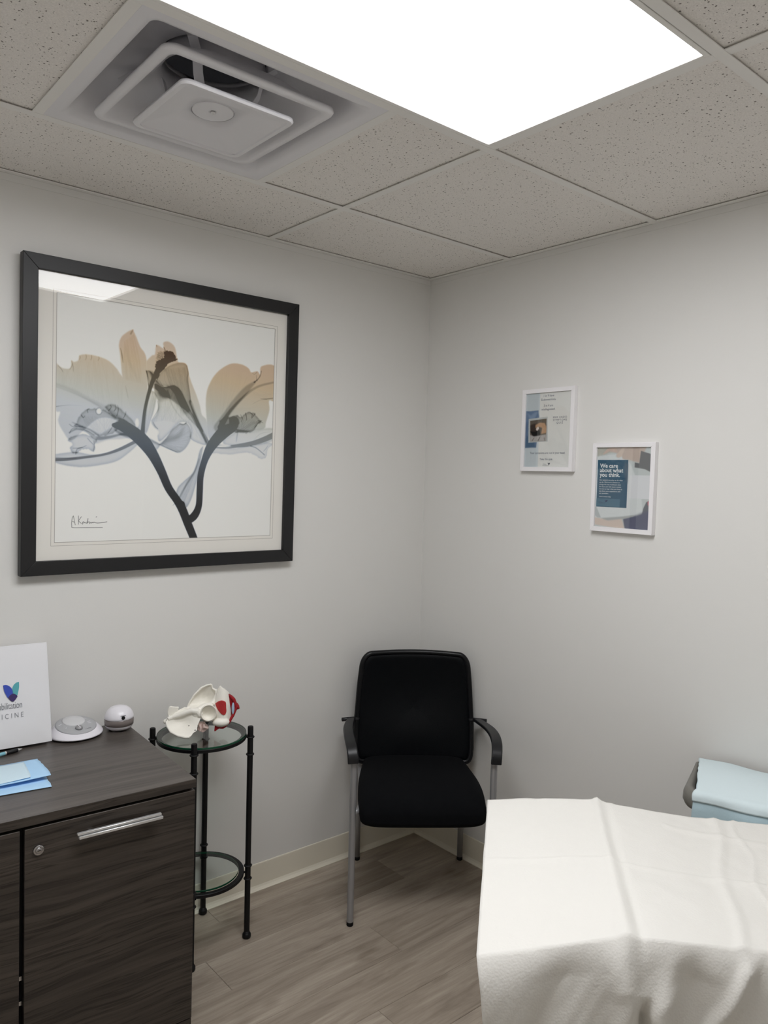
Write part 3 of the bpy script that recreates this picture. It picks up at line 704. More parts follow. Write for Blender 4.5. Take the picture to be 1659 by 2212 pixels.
def build_vent():
    cx, cy = -1.419, (YA + YB) / 2
    t = tag(empty('air_diffuser', (cx, cy, H + 0.0035)), 'square white stepped air supply diffuser with nested louvres in the ceiling', 'vent')
    N = 8
    def lp(h, r, z): return rrect(h, h, r, z, N)
    MB().loft([lp(0.3015, 0.003, 0.012), lp(0.3015, 0.003, 0.000), lp(0.298, 0.003, -0.001), lp(0.270, 0.012, 0.000), lp(0.260, 0.02, 0.003), lp(0.253, 0.035, 0.014), lp(0.245, 0.06, 0.040), lp(0.232, 0.09, 0.068), lp(0.208, 0.13, 0.090), lp(0.170, 0.16, 0.102), lp(0.130, 0.130, 0.106), lp(0.124, 0.124, 0.110), lp(0.1235, 0.1235, 0.125)], False, False).build('pan', M['vent'], t, smooth=True, solid=0.0015, soff=-1)
    MB().loft([lp(0.208, 0.028, 0.002), lp(0.209, 0.028, -0.004), lp(0.207, 0.028, -0.008), lp(0.191, 0.018, -0.008), lp(0.187, 0.022, -0.002), lp(0.180, 0.035, 0.012), lp(0.166, 0.06, 0.034), lp(0.148, 0.09, 0.052), lp(0.130, 0.112, 0.064), lp(0.1195, 0.1195, 0.076), lp(0.119, 0.119, 0.112)], False, False).build('outer_louvre', M['vent'], t, smooth=True, solid=0.0015, soff=-1)
    # inner plate: flat rim, four facets rising like a shallow pyramid to a round centre
    def facet(k, z):
        sq = lp(0.127, 0.004, 0); ci = lp(0.047, 0.047, 0)
        return [(a[0] * (1 - k) + b[0] * k, a[1] * (1 - k) + b[1] * k, z) for a, b in zip(sq, ci)]
    ip = MB().loft([lp(0.139, 0.02, -0.020), lp(0.140, 0.02, -0.025), lp(0.138, 0.02, -0.028), lp(0.129, 0.014, -0.028), facet(0.0, -0.025), facet(0.35, -0.016), facet(0.7, -0.007), facet(0.97, 0.0)], False, False).build('inner_plate', M['vent'], t, smooth=True, solid=0.0015, soff=-1)
    ip.data.set_sharp_from_angle(angle=math.radians(7))
    MB().loft([lp(0.0485, 0.0485, 0.000), lp(0.047, 0.047, -0.002), lp(0.01, 0.01, -0.002), lp(0.004, 0.004, 0.0)], False, True).build('centre_disc', M['vent'], t, smooth=False)
    MB().lathe([(0.005, 0.0), (0.006, 0.002), (0.005, 0.004)], (0, 0, -0.005), 12).build('centre_screw', M['alu'], t, smooth=True)
    for k in range(4):   # hanger straps
        a = k * PI / 2 + PI / 4
        d = Vector((math.cos(a), math.sin(a), 0)); s = Vector((-d.y, d.x, 0))
        pts = [(0.085, -0.004), (0.108, 0.030), (0.119, 0.072), (0.150, 0.090), (0.190, 0.090), (0.226, 0.072)]
        mb = MB(); loops = []
        for (r, z) in pts:
            P = d * r; w = 0.011
            loops.append([P + s * w + Vector((0, 0, z)), P - s * w + Vector((0, 0, z)), P - s * w + Vector((0, 0, z + 0.002)), P + s * w + Vector((0, 0, z + 0.002))])
        mb.loft(loops).build('hanger_strap', M['vent'], t)
    MB().lathe([(0.125, 0.108), (0.124, 0.13), (0.122, 0.24)], n=40, cap0=False, cap1=True).build('duct_neck', M['neck'], t, smooth=True)
    random.seed(9)
    vs, fs = grid(16, 16, lambda u, v: ((u - 0.5) * 0.16, (v - 0.5) * 0.11 + 0.045, 0.150 + 0.045 * random.random()))
    obj('foil_duct_liner', vs, fs, M['foil'], t)
    return t

# ------------------------------------------------------------------ wall pictures
def build_picture():
    # picture local frame: X along wall, Y out of wall is -Y; hung leaning slightly forward
    x0, x1, z0, z1 = -1.643, -0.693, 1.233, 2.177
    t = tag(empty('framed_flower_print', ((x0 + x1) / 2, -0.004, z0)), 'large square x-ray style flower print in a black frame on the left wall', 'picture')
    t.rotation_euler = (math.radians(0.55), 0, 0)
    w, h = x1 - x0, z1 - z0; b = 0.043; d = 0.030
    hw = w / 2
    def rail(p):   # p: 4 outer/inner corners in (x,z)
        mb = MB(); f = [(x, -d, z) for x, z in p]; bk = [(x, 0, z) for x, z in p]
        mb.add(f + bk, [(3, 2, 1, 0), (4, 5, 6, 7), (0, 1, 5, 4), (1, 2, 6, 5), (2, 3, 7, 6), (3, 0, 4, 7)])
        return mb.build('frame_rail', M['black_frame'], t, bevel=0.0012, seg=2)
    rail([(-hw, h), (hw, h), (hw - b, h - b), (-hw + b, h - b)])
    rail([(hw, h), (hw, 0), (hw - b, b), (hw - b, h - b)])
    rail([(hw, 0), (-hw, 0), (-hw + b, b), (hw - b, b)])
    rail([(-hw, 0), (-hw, h), (-hw + b, h - b), (-hw + b, b)])
    # mat board with window
    px0, px1, pz0, pz1 = -hw + 0.098, hw - 0.092, 0.096, h - 0.100
    yM = -0.016
    mb = MB()
    for (a, b_, c, e) in ((-hw + 0.03, hw - 0.03, pz1, h - 0.03), (-hw + 0.03, hw - 0.03, 0.03, pz0), (-hw + 0.03, px0, pz0, pz1), (px1, hw - 0.03, pz0, pz1)):
        mb.box(a, b_, yM, yM + 0.003, c, e)
    mb.build('mat_board', M['mat_board'], t)
    gb = MB()
    g = 0.010
    for off, th in ((0.0, 0.0016), (g, 0.0011)):
        a, b_, c, e = px0 - off, px1 + off, pz0 - off, pz1 + off
        y = yM - 0.0003
        for q in ((a, b_, c, c + th), (a, b_, e - th, e), (a, a + th, c, e), (b_ - th, b_, c, e)):
            gb.box(q[0], q[1], y, y + 0.0006, q[2], q[3])
    gb.build('mat_groove', M['groove'], t)
    uv_quad('flower_print', [(px0, yM + 0.001, pz0), (px1, yM + 0.001, pz0), (px1, yM + 0.001, pz1), (px0, yM + 0.001, pz1)], flower_print(), t)
    # glazing, faintly bowed
    def gf(u, v):
        bow = 0.0022 * math.sin(PI * u) * math.sin(PI * v)
        return (-hw + 0.035 + u * (w - 0.07), yM - 0.004 - bow, 0.035 + v * (h - 0.07))
    vs, fs = grid(24, 24, gf)
    obj('glass', vs, fs, M['glazing'], t, smooth=True)
    MB().box(-hw + 0.01, hw - 0.01, -0.008, -0.002, 0.01, h - 0.01).build('backing', M['black_frame'], t)
    # string tab seen at the left edge
    return t

def blobs(W, Hh, base, items):
    """flat poster artwork: list of (polygon in 0..1 coords, colour, softness)"""
    R = Raster(W, Hh); rgb = np.zeros((Hh, W, 3), np.float32); rgb[:] = srgb(*base)[:3]
    for pts, c, soft in items:
        m = blur(R.mask([(x * W, y * Hh) for x, y in pts]).astype(np.float32), soft)[..., None]
        rgb = rgb * (1 - m) + np.array(srgb(*c)[:3], np.float32) * m
    return rgb

def poster_frame(name, label, y0, y1, z0, z1, tilt, rgb, writer):
    """frame on wall_right; its local X runs towards -Y of the room (rightwards as seen), local Z up, local Y into the wall"""
    t = tag(empty(name, (-0.0005, (y0 + y1) / 2, z0)), label, 'picture')
    t.rotation_euler = (0, math.radians(0), -PI / 2)
    t.rotation_euler = (0, 0, -PI / 2)
    w, h = abs(y1 - y0), z1 - z0; hw = w / 2; b = 0.0155; d = 0.020
    def rail(p):
        f = [(x, -d, z) for x, z in p]; bk = [(x, 0, z) for x, z in p]
        MB().add(f + bk, [(3, 2, 1, 0), (4, 5, 6, 7), (0, 1, 5, 4), (1, 2, 6, 5), (2, 3, 7, 6), (3, 0, 4, 7)]).build('frame_rail', M['white_frame'], t, bevel=0.0006, seg=1)
    rail([(-hw, h), (hw, h), (hw - b, h - b), (-hw + b, h - b)]); rail([(hw, h), (hw, 0), (hw - b, b), (hw - b, h - b)])
    rail([(hw, 0), (-hw, 0), (-hw + b, b), (hw - b, b)]); rail([(-hw, 0), (-hw, h), (-hw + b, h - b), (-hw + b, b)])
    yp = -0.013
    a, c, e, f = -hw + b - 0.002, hw - b + 0.002, b - 0.002, h - b + 0.002
    uv_quad('poster', [(a, yp, e), (c, yp, e), (c, yp, f), (a, yp, f)], print_material(name + '_print', rgb, 0.6), t)
    uv = lambda u, v: Vector((a + u * (c - a), yp - 0.0004, f - v * (f - e)))
    writer(t, uv, c - a, f - e)
    MB().box(a, c, -0.0165, -0.016, e, f).build('glass', M['glazing'], t)
    MB().box(-hw + 0.004, hw - 0.004, -0.010, -0.001, 0.004, h - 0.004).build('backing', M['white_frame'], t)
    return t

RX90 = Matrix.Rotation(PI / 2, 3, 'X')
def build_posters():
    W, Hh = 400, 520
    it = [([(0, 0), (0.31, 0), (0.31, 1), (0, 1)], (212, 220, 226), 2),
          ([(0, .235), (.10, .24), (.285, .235), (.29, .28), (.305, .31), (.30, .5), (.28, .6), (.26, .735), (.17, .73), (0, .738)], (112, 134, 166), 2),
          ([(.02, .26), (.12, .30), (.2, .26), (.28, .25), (.2, .35), (.1, .36)], (138, 158, 188), 5), ([(0, .6), (.1, .56), (.22, .66), (.24, .73), (.02, .73)], (86, 112, 142), 5), ([(.0, .38), (.05, .4), (.03, .6), (0, .6)], (92, 114, 150), 5),
          ([(.07, .345), (.49, .325), (.51, .655), (.08, .665)], (200, 203, 204), 1), ([(.105, .37), (.47, .35), (.475, .645), (.115, .65)], (104, 94, 84), 1),
          ([(.11, .43), (.2, .41), (.33, .43), (.30, .56), (.13, .53)], (64, 52, 46), 4),
          ([(.23, .43), (.33, .40), (.43, .41), (.47, .46), (.47, .54), (.36, .55), (.38, .47), (.30, .455), (.23, .47)], (198, 156, 122), 3),
          ([(.26, .46), (.30, .455), (.31, .48), (.27, .51), (.24, .49)], (236, 220, 212), 2),
          ([(.11, .51), (.22, .52), (.33, .50), (.34, .57), (.24, .60), (.16, .565)], (26, 22, 24), 2),
          ([(.115, .56), (.2, .585), (.3, .575), (.47, .56), (.475, .645), (.115, .65)], (186, 180, 178), 3),
          ([(.20, .60), (.22, .595), (.17, .645), (.15, .645)], (120, 112, 110), 2), ([(.33, .59), (.35, .585), (.31, .645), (.28, .645)], (116, 108, 106), 2), ([(.42, .60), (.44, .6), (.45, .64), (.43, .64)], (140, 132, 130), 2)]
    rgb = blobs(W, Hh, (238, 237, 235), it)
    def wr(t, uv, w, h):
        k = w
        def T(s, u, v, size, m=M['navy'], al='CENTER', sp=1.0): text(s, size * k, m, t, uv(u, v), RX90, al, sp, name='lettering')
        T('1 in 9 have', .50, .062, .054); T('Endometriosis.', .50, .112, .054)
        T('3 in 4 are', .50, .192, .054); T('misdiagnosed.', .50, .240, .054)
        T('PRM ENDO', .755, .352, .047, sp=1.35); T('SYMPTOMS', .755, .388, .047, sp=1.35); T('QUIZ', .755, .424, .047, sp=1.35)
        T('Your symptoms are not in your head.', .51, .818, .050); T('Take the quiz.', .49, .900, .050)
        # small leaf emblem
        for sgn in (-1, 1):
            P = [uv(.555 + sgn * x, .968 - y) for x, y in ((0, 0), (.02, .018), (.024, .034), (.01, .03), (0.0, .02))]
            obj('emblem', [p + Vector((0, -0.0002, 0)) for p in P], [tuple(range(5)) if sgn < 0 else tuple(reversed(range(5)))], M['logo_dark'], t)
        T('Pelvic', .46, .962, .028, M['ink_grey']); T('Rehabilitation', .49, .978, .026, M['ink_grey'])
    poster_frame('symptoms_poster', 'white framed symptoms quiz poster, upper small frame on the right wall', -0.543, -0.778, 1.591, 1.893, 0, rgb, wr)
    it = [([(0, 0), (1, 0), (1, 1), (0, 1)], (206, 212, 213), 0), ([(0, 0), (.35, 0), (.3, .06), (.1, .1), (0, .12)], (190, 188, 178), 6),
          ([(0, .12), (.2, .10), (.42, .085), (.5, .15), (.62, .20), (.82, .5), (.88, .8), (.3, .9), (0, .9)], (226, 230, 232), 3),
          ([(.11, .09), (.2, .02), (.28, 0), (.9, 0), (.84, .1), (.8, .2), (.7, .18), (.6, .16), (.48, .15), (.46, .10), (.40, .13), (.36, .12), (.38, .08), (.2, .05)], (206, 188, 178), 4),
          ([(.11, .09), (.2, .02), (.35, .01), (.38, .07), (.24, .05), (.14, .09)], (214, 190, 178), 3), ([(.36, .10), (.46, .02), (.52, .01), (.46, .12), (.40, .135)], (222, 204, 192), 3),
          ([(.80, .05), (1, .095), (1, .31), (.88, .27), (.70, .25), (.70, .19), (.78, .2)], (118, 119, 122), 2),
          ([(.86, .82), (.88, .74), (.93, .66), (1, .64), (1, 1), (.57, 1), (.53, .87)], (116, 119, 126), 2), ([(.53, .87), (.75, .83), (.9, .78), (1, .76), (1, 1), (.57, 1)], (104, 106, 128), 8),
          ([(.95, .66), (1, .62), (1, .72), (.96, .70)], (208, 130, 138), 2),
          ([(.12, .885), (.4, .86), (.7, .83), (.72, .84), (.4, .91), (.2, .92)], (180, 183, 184), 3),
          ([(0, .88), (.1, .885), (.25, .91), (.5, .88), (.53, .92), (.56, 1), (.3, .99), (0, .97)], (222, 204, 194), 4),
          ([(0, .73), (.03, .75), (.12, .88), (.05, .88), (0, .85)], (192, 197, 200), 2), ([(.62, .345), (1, .345), (1, .625), (.62, .625)], (232, 233, 238), 1),
          ([(.022, .16), (.585, .16), (.585, .745), (.022, .745)], (52, 92, 118), 0), ([(.52, .2), (.585, .2), (.585, .45), (.53, .4)], (72, 96, 118), 6), ([(.02, .64), (.46, .64), (.46, .735), (.02, .735)], (78, 116, 138), 0)]
    rgb = blobs(W, Hh, (210, 214, 214), it)
    def wr2(t, uv, w, h):
        k = w
        def T(s, u, v, size, m=M['ink_white'], al='LEFT', sp=1.0, off=0.0): text(s, size * k, m, t, uv(u, v), RX90, al, sp, offset=off)
        T('We care', .07, .256, .094, off=0.0004); T('about what', .07, .312, .094, off=0.0004); T('you think.', .07, .368, .094, off=0.0004)
        for i, s in enumerate(('Our patients are why we do what', 'we do. We\'re on a mission to', 'change the way healthcare feels', 'for them and with every review,', 'we love to hear what you have to', 'say about your experience with', 'our providers.')):
            T(s, .065, .418 + i * .0275, .0315)
        T('Leave a review today', .07, .622, .026)
        for sgn in (-1, 1):
            P = [uv(.20 + sgn * x + x * 0.4, .685 - y) for x, y in ((0, 0), (.02, .014), (.03, .030), (.01, .025), (0.0, .016))]
            obj('emblem', [p + Vector((0, -0.0002, 0)) for p in P], [tuple(range(5)) if sgn < 0 else tuple(reversed(range(5)))], M['navy'], t)
        T('Pelvic', .06, .684, .024, M['navy']); T('Rehabilitation', .06, .700, .024, M['navy'])
    poster_frame('feedback_poster', 'white framed poster with a teal text panel, lower small frame on the right wall', -0.862, -1.098, 1.389, 1.690, 0, rgb, wr2)

# ------------------------------------------------------------------ cabinet and the things on it
CAB_R = math.radians(-3.0)       # cabinet yaw: its front faces the camera side
ZT = 0.75
def build_cabinet():
    # local: X left -> -x ; origin at front right top-plan corner; local x runs to the left (negative), y into the room's wall
    t = tag(empty('storage_cabinet', (-1.363, -0.609, 0), CAB_R), 'dark grey woodgrain storage cabinet with aluminium drawer pull, at the left wall', 'cabinet')
    Wd, Dp = 0.86, 0.555
    MB().box(-Wd, 0.0, 0.0, Dp, 0.727, ZT).build('cabinet_top', M['lam_top_lit'], t, bevel=0.0012, seg=2)
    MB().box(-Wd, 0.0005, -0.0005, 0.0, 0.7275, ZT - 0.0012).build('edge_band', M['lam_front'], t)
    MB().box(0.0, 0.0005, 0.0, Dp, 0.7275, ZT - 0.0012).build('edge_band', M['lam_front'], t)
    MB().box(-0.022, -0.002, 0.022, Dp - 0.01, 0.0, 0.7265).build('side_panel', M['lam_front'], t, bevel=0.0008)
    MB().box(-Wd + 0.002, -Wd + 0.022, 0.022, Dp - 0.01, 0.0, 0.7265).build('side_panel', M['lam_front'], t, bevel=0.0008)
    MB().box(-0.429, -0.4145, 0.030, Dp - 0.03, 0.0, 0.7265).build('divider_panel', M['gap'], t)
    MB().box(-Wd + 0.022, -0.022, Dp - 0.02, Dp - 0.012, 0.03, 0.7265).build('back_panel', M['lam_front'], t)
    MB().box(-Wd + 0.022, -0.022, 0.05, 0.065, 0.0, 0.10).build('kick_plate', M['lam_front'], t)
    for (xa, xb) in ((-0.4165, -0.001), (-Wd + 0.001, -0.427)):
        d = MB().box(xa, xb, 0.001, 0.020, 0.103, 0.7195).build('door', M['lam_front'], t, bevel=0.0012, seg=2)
        MB().box(xa, xb, 0.003, 0.020, 0.012, 0.0995).build('lower_front', M['lam_front'], t, bevel=0.0012, seg=2)
        if xa > -0.5:
            hb = MB()
            hb.box(-0.305, -0.100, -0.022, -0.014, 0.6848, 0.6905)
            hb.box(-0.302, -0.097, -0.026, -0.014, 0.6765, 0.6832)
            hb.box(-0.302, -0.100, -0.018, -0.014, 0.6832, 0.6848)
            hb.build('pull_handle', M['alu'], d, bevel=0.0008, seg=1)
            for x in (-0.27, -0.13): MB().box(x - 0.005, x + 0.005, -0.016, 0.002, 0.679, 0.6835).build('handle_post', M['alu'], d)
            lk = MB()
            def ring(r, y): return [(-0.387 + r * math.cos(-2 * PI * k / 28), y, 0.666 + r * math.sin(-2 * PI * k / 28)) for k in range(28)]
            lk.loft([ring(0.0118, 0.002), ring(0.0118, -0.0035), ring(0.0105, -0.0045), ring(0.0075, -0.0045), ring(0.0072, -0.003), ring(0.0068, -0.0055), ring(0.006, -0.006)])
            lk.build('lock', M['chrome'], d, smooth=False, bevel=0.0003, seg=1)
            MB().box(-0.3905, -0.3835, -0.0064, -0.004, 0.6652, 0.6668).build('keyhole', M['gap'], d)
    for z in (0.30, 0.36):
        MB().box(-0.4255, -0.418, 0.016, 0.03, z - 0.004, z + 0.006).build('hinge', M['chrome'], t)
    return t

def build_binder():
    w, h, th = 0.262, 0.288, 0.026
    t = tag(empty('ring_binder', (-1.578, -0.126, ZT + 0.0075), math.radians(-4)), 'white ring binder with a coloured leaf emblem leaning against the wall on the cabinet', 'binder')
    t.rotation_euler = (math.radians(-15.5), 0, math.radians(-4))
    MB().box(-w, 0, 0.0, 0.0025, 0, h).build('front_cover', M['vinyl'], t, bevel=0.001, seg=1)
    MB().box(-w, 0, th - 0.0025, th, 0.0, h).build('back_cover', M['white_plastic'], t, bevel=0.001, seg=1)
    MB().box(-w - 0.002, -w, 0, th, 0, h).build('spine', M['white_plastic'], t)
    MB().box(-w + 0.012, -0.012, 0.005, th - 0.006, 0.006, h - 0.008).build('pages', M['pages'], t)
    # clear pocket with gently rippled surface and welded edge
    def pf(u, v):
        e = min(u, 1 - u, v, 1 - v); k = min(1, e * 9)
        return (-w + 0.004 + u * (w - 0.008), -0.0004 - k * (0.0012 + 0.0020 * (0.5 + vnoise(u * 5 + 3, v * 9 + u * 3))), 0.004 + v * (h - 0.008))
    vs, fs = grid(30, 40, pf); pk = obj('clear_pocket', vs, fs, M['vinyl'], t, smooth=True)
    y = -0.0048
    def P(x, z): return Vector((x, y, z))
    def leaf(name, pts, m):
        q = smooth_line(np.array(pts + [pts[0]]), 4)[:-1]
        obj(name, [(a, y - (0.0002 if m is M['logo_plum'] else 0), b) for a, b in q], [tuple(range(len(q)))], m, t)
    # emblem around x=-0.104
    def cv(px, pz): return (-0.1255 + (px - 100) * 0.000158, 0.181 - (pz - 790) * 0.000158)
    leaf('emblem_leaf', [cv(*p) for p in ((108, 818), (150, 815), (200, 835), (240, 880), (262, 930), (268, 985), (230, 1000), (180, 1050), (150, 990), (122, 920))], M['logo_blue'])
    leaf('emblem_leaf', [cv(*p) for p in ((375, 788), (330, 795), (285, 830), (262, 880), (258, 925), (268, 985), (330, 1025), (355, 960), (372, 880))], M['logo_teal'])
    leaf('emblem_leaf', [cv(*p) for p in ((180, 1050), (220, 1005), (270, 985), (320, 1015), (337, 1045), (300, 1095), (262, 1128), (215, 1100))], M['logo_plum'])
    text('Rehabilitation', 0.0275, M['ink_grey'], t, P(-0.0755, 0.1085), RX90 @ Matrix.Diagonal((0.62, 1, 1)), 'RIGHT', 0.95, offset=-0.0003)
    text('MEDICINE', 0.0205, M['ink_grey'], t, P(-0.0735, 0.082), RX90 @ Matrix.Diagonal((0.78, 1, 1)), 'RIGHT', 1.6, offset=-0.0003)
    text('Pelvic', 0.0265, M['ink_grey'], t, P(-0.188, 0.140), RX90, 'RIGHT', 0.95, offset=-0.0003)
    return t

def build_small_machines():
    # sound machine
    t = tag(empty('sound_machine', (-1.499, -0.092, ZT), math.radians(8)), 'low round white sound machine with silver control face, beside the binder', 'sound machine')
    N = 48
    def dome(prof, tilt=0.0):
        return [[(r * math.cos(2 * PI * k / N), r * 0.92 * math.sin(2 * PI * k / N), z + tilt * (r * math.sin(2 * PI * k / N))) for k in range(N)] for r, z in prof]
    MB().loft(dome([(0.060, 0.0), (0.070, 0.003)])).build('base', M['rubber'], t, smooth=True)
    tl = 0.20
    def body(r, z, k):   # tilt grows with height
        return [(r * math.cos(2 * PI * i / N), r * 0.92 * math.sin(2 * PI * i / N), z + k * r * math.sin(2 * PI * i / N)) for i in range(N)]
    MB().loft([body(0.066, 0.003, 0), body(0.0765, 0.005, 0.0), body(0.079, 0.009, 0.02), body(0.077, 0.014, 0.06), body(0.070, 0.022, 0.12), body(0.062, 0.0285, 0.17), body(0.0585, 0.0305, 0.20), body(0.03, 0.0315, 0.2)]).build('shell', M['white_plastic'], t, smooth=True)
    def face(r, z, oy=0.0): return [(r * math.cos(2 * PI * i / N), oy + r * 0.92 * math.sin(2 * PI * i / N), z + tl * (oy + r * math.sin(2 * PI * i / N))) for i in range(N)]
    MB().loft([face(0.0595, 0.0300), face(0.0590, 0.0325), face(0.056, 0.0338), face(0.030, 0.036)]).build('control_face', M['silver_plastic'], t, smooth=True)
    MB().loft([[(x * 1.0, y, z) for x, y, z in face(r, z_, 0.016)] for r, z_ in ((0.033, 0.034), (0.033, 0.0375), (0.031, 0.039), (0.012, 0.0405))]).build('speaker_grille', M['speaker_cloth'], t, smooth=True)
    kn = MB().lathe([(0.0105, 0), (0.0108, 0.004), (0.0095, 0.007), (0.004, 0.0078)], n=24).build('dial', M['silver'], t, smooth=True, loc=(-0.006, -0.030, 0.0285), rot=(math.radians(11), 0, 0))
    MB().box(-0.0012, 0.0012, -0.009, 0.009, 0.0072, 0.0088).build('dial_grip', M['white_plastic'], kn)
    def mark(x, y, l, a, m='white_plastic', w=0.0012, nm='button'):
        MB().box(-l / 2, l / 2, -w / 2, w / 2, 0, 0.0012).build(nm, M[m], t, loc=(x, y, 0.0345 + tl * y), rot=(math.radians(11), 0, a))
    mark(-0.036, -0.012, 0.014, 0.9); mark(-0.044, 0.012, 0.012, 0.3); mark(0.036, 0.018, 0.011, -0.6); mark(0.038, -0.003, 0.012, 0.2); mark(0.037, -0.012, 0.010, -0.2)
    text('SOUND', 0.0055, M['ink'], t, Vector((0.009, -0.041, 0.0342 + tl * -0.041)), Matrix.Rotation(math.radians(11), 3, 'X'), 'LEFT')
    # aroma diffuser: dome
    t = tag(empty('aroma_diffuser', (-1.3745, -0.112, ZT), 0), 'small white dome shaped aroma diffuser with a clear smoky band, at the cabinet corner', 'diffuser')
    for a in (0.5, 2.6, 4.7): MB().lathe([(0.004, 0), (0.004, 0.005)], (0.026 * math.cos(a), 0.026 * math.sin(a), 0), 10).build('foot', M['rubber'], t)
    MB().lathe([(0.020, 0.004), (0.032, 0.0045), (0.0385, 0.009), (0.0415, 0.0155), (0.0418, 0.0175), (0.030, 0.0178)], n=44).build('base', M['white_plastic'], t, smooth=True)
    MB().lathe([(0.0405, 0.0168), (0.0432, 0.018), (0.0438, 0.028), (0.0430, 0.0375), (0.0410, 0.0380)], n=44, cap0=False, cap1=False).build('smoky_band', M['smoke'], t, smooth=True)
    MB().lathe([(0.0425, 0.0370), (0.0436, 0.0378), (0.0430, 0.044), (0.0402, 0.0530), (0.0345, 0.0620), (0.026, 0.0690), (0.015, 0.0730), (0.004, 0.0743)], n=44).build('dome_lid', M['white_plastic'], t, smooth=True)
    # button on the dome towards the viewer
    a = math.radians(-95); r = 0.0425
    bt = MB().lathe([(0.0050, -0.002), (0.0055, 0.0008), (0.0040, 0.0018), (0.001, 0.0014)], n=20).build('button', M['rubber'], t, smooth=True)
    bt.location = (r * math.cos(a), r * math.sin(a), 0.0465); bt.rotation_euler = (math.radians(82), 0, a + PI / 2)
    MB().box(-0.008, 0.008, -0.0003, 0.0004, -0.0006, 0.0006).build('printed_mark', M['ink_grey'], t, loc=(0.0415 * math.cos(a), 0.0415 * math.sin(a) - 0.0008, 0.0535), rot=(0, 0, a + PI / 2))

def build_pen_and_pad():
    d = Vector((-1.724 + 1.663, -0.148 + 0.134, 0)); ang = math.atan2(d.y, d.x)
    t = tag(empty('ballpoint_pen', (-1.663, -0.136, ZT + 0.0055), ang), 'ballpoint pen with black rubber grip lying in front of the binder', 'pen')
    def cyl(name, prof, m):   # along local X
        n = 18; loops = [[(x, r * math.cos(2 * PI * k / n), r * math.sin(2 * PI * k / n)) for k in range(n)] for x, r in prof]
        MB().loft(loops).build(name, m, t, smooth=True)
    cyl('tip', [(0.0, 0.0008), (0.006, 0.0022), (0.013, 0.0045), (0.014, 0.0046)], M['alu'])
    cyl('grip', [(0.0135, 0.0048), (0.016, 0.0053), (0.028, 0.0055), (0.045, 0.0052), (0.047, 0.005)], M['black_plastic'])
    cyl('barrel', [(0.047, 0.0050), (0.10, 0.0052), (0.125, 0.0048)], M['pen_barrel'])
    cyl('ring', [(0.0465, 0.0054), (0.050, 0.0054)], M['alu'])
    # folded absorbent pad, three layers fanning open towards the camera
    t = tag(empty('folded_blue_pad', (-1.76, -0.33, ZT)), 'folded light blue disposable absorbent pad lying on the cabinet top', 'pad')
    o = Vector((-1.76, -0.33, 0))
    def layer(name, quad, zf, m, th=0.0012, wav=0.002, seed=0.0):
        A, B, C, D_ = [Vector((p[0], p[1], 0)) - o for p in quad]     # A back-left, B back-right, C front-right, D front-left
        def fn(u, v):
            p = (A * (1 - u) + B * u) * (1 - v) + (D_ * (1 - u) + C * u) * v
            e = 0.003 * vnoise(v * 9 + seed, 3.3 + u)
            return (p.x + e * (u > 0.95), p.y, zf(u, v) + wav * (0.5 + vnoise(u * 4 + seed, v * 4)))
        vs, fs = grid(26, 20, fn)
        return obj(name, vs, fs, m, t, smooth=True, solid=th)
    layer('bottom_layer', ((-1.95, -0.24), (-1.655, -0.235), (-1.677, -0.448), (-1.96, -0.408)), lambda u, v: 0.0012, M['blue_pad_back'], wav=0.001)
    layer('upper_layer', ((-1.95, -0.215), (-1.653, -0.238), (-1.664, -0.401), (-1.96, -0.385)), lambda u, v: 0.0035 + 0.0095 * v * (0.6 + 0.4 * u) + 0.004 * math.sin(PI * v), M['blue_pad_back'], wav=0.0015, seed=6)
    layer('top_fold', ((-1.95, -0.216), (-1.690, -0.250), (-1.711, -0.392), (-1.96, -0.383)), lambda u, v: 0.0060 + 0.0095 * v * (0.6 + 0.4 * u) + 0.004 * math.sin(PI * v), M['blue_pad'], th=0.0008, wav=0.0015, seed=6)

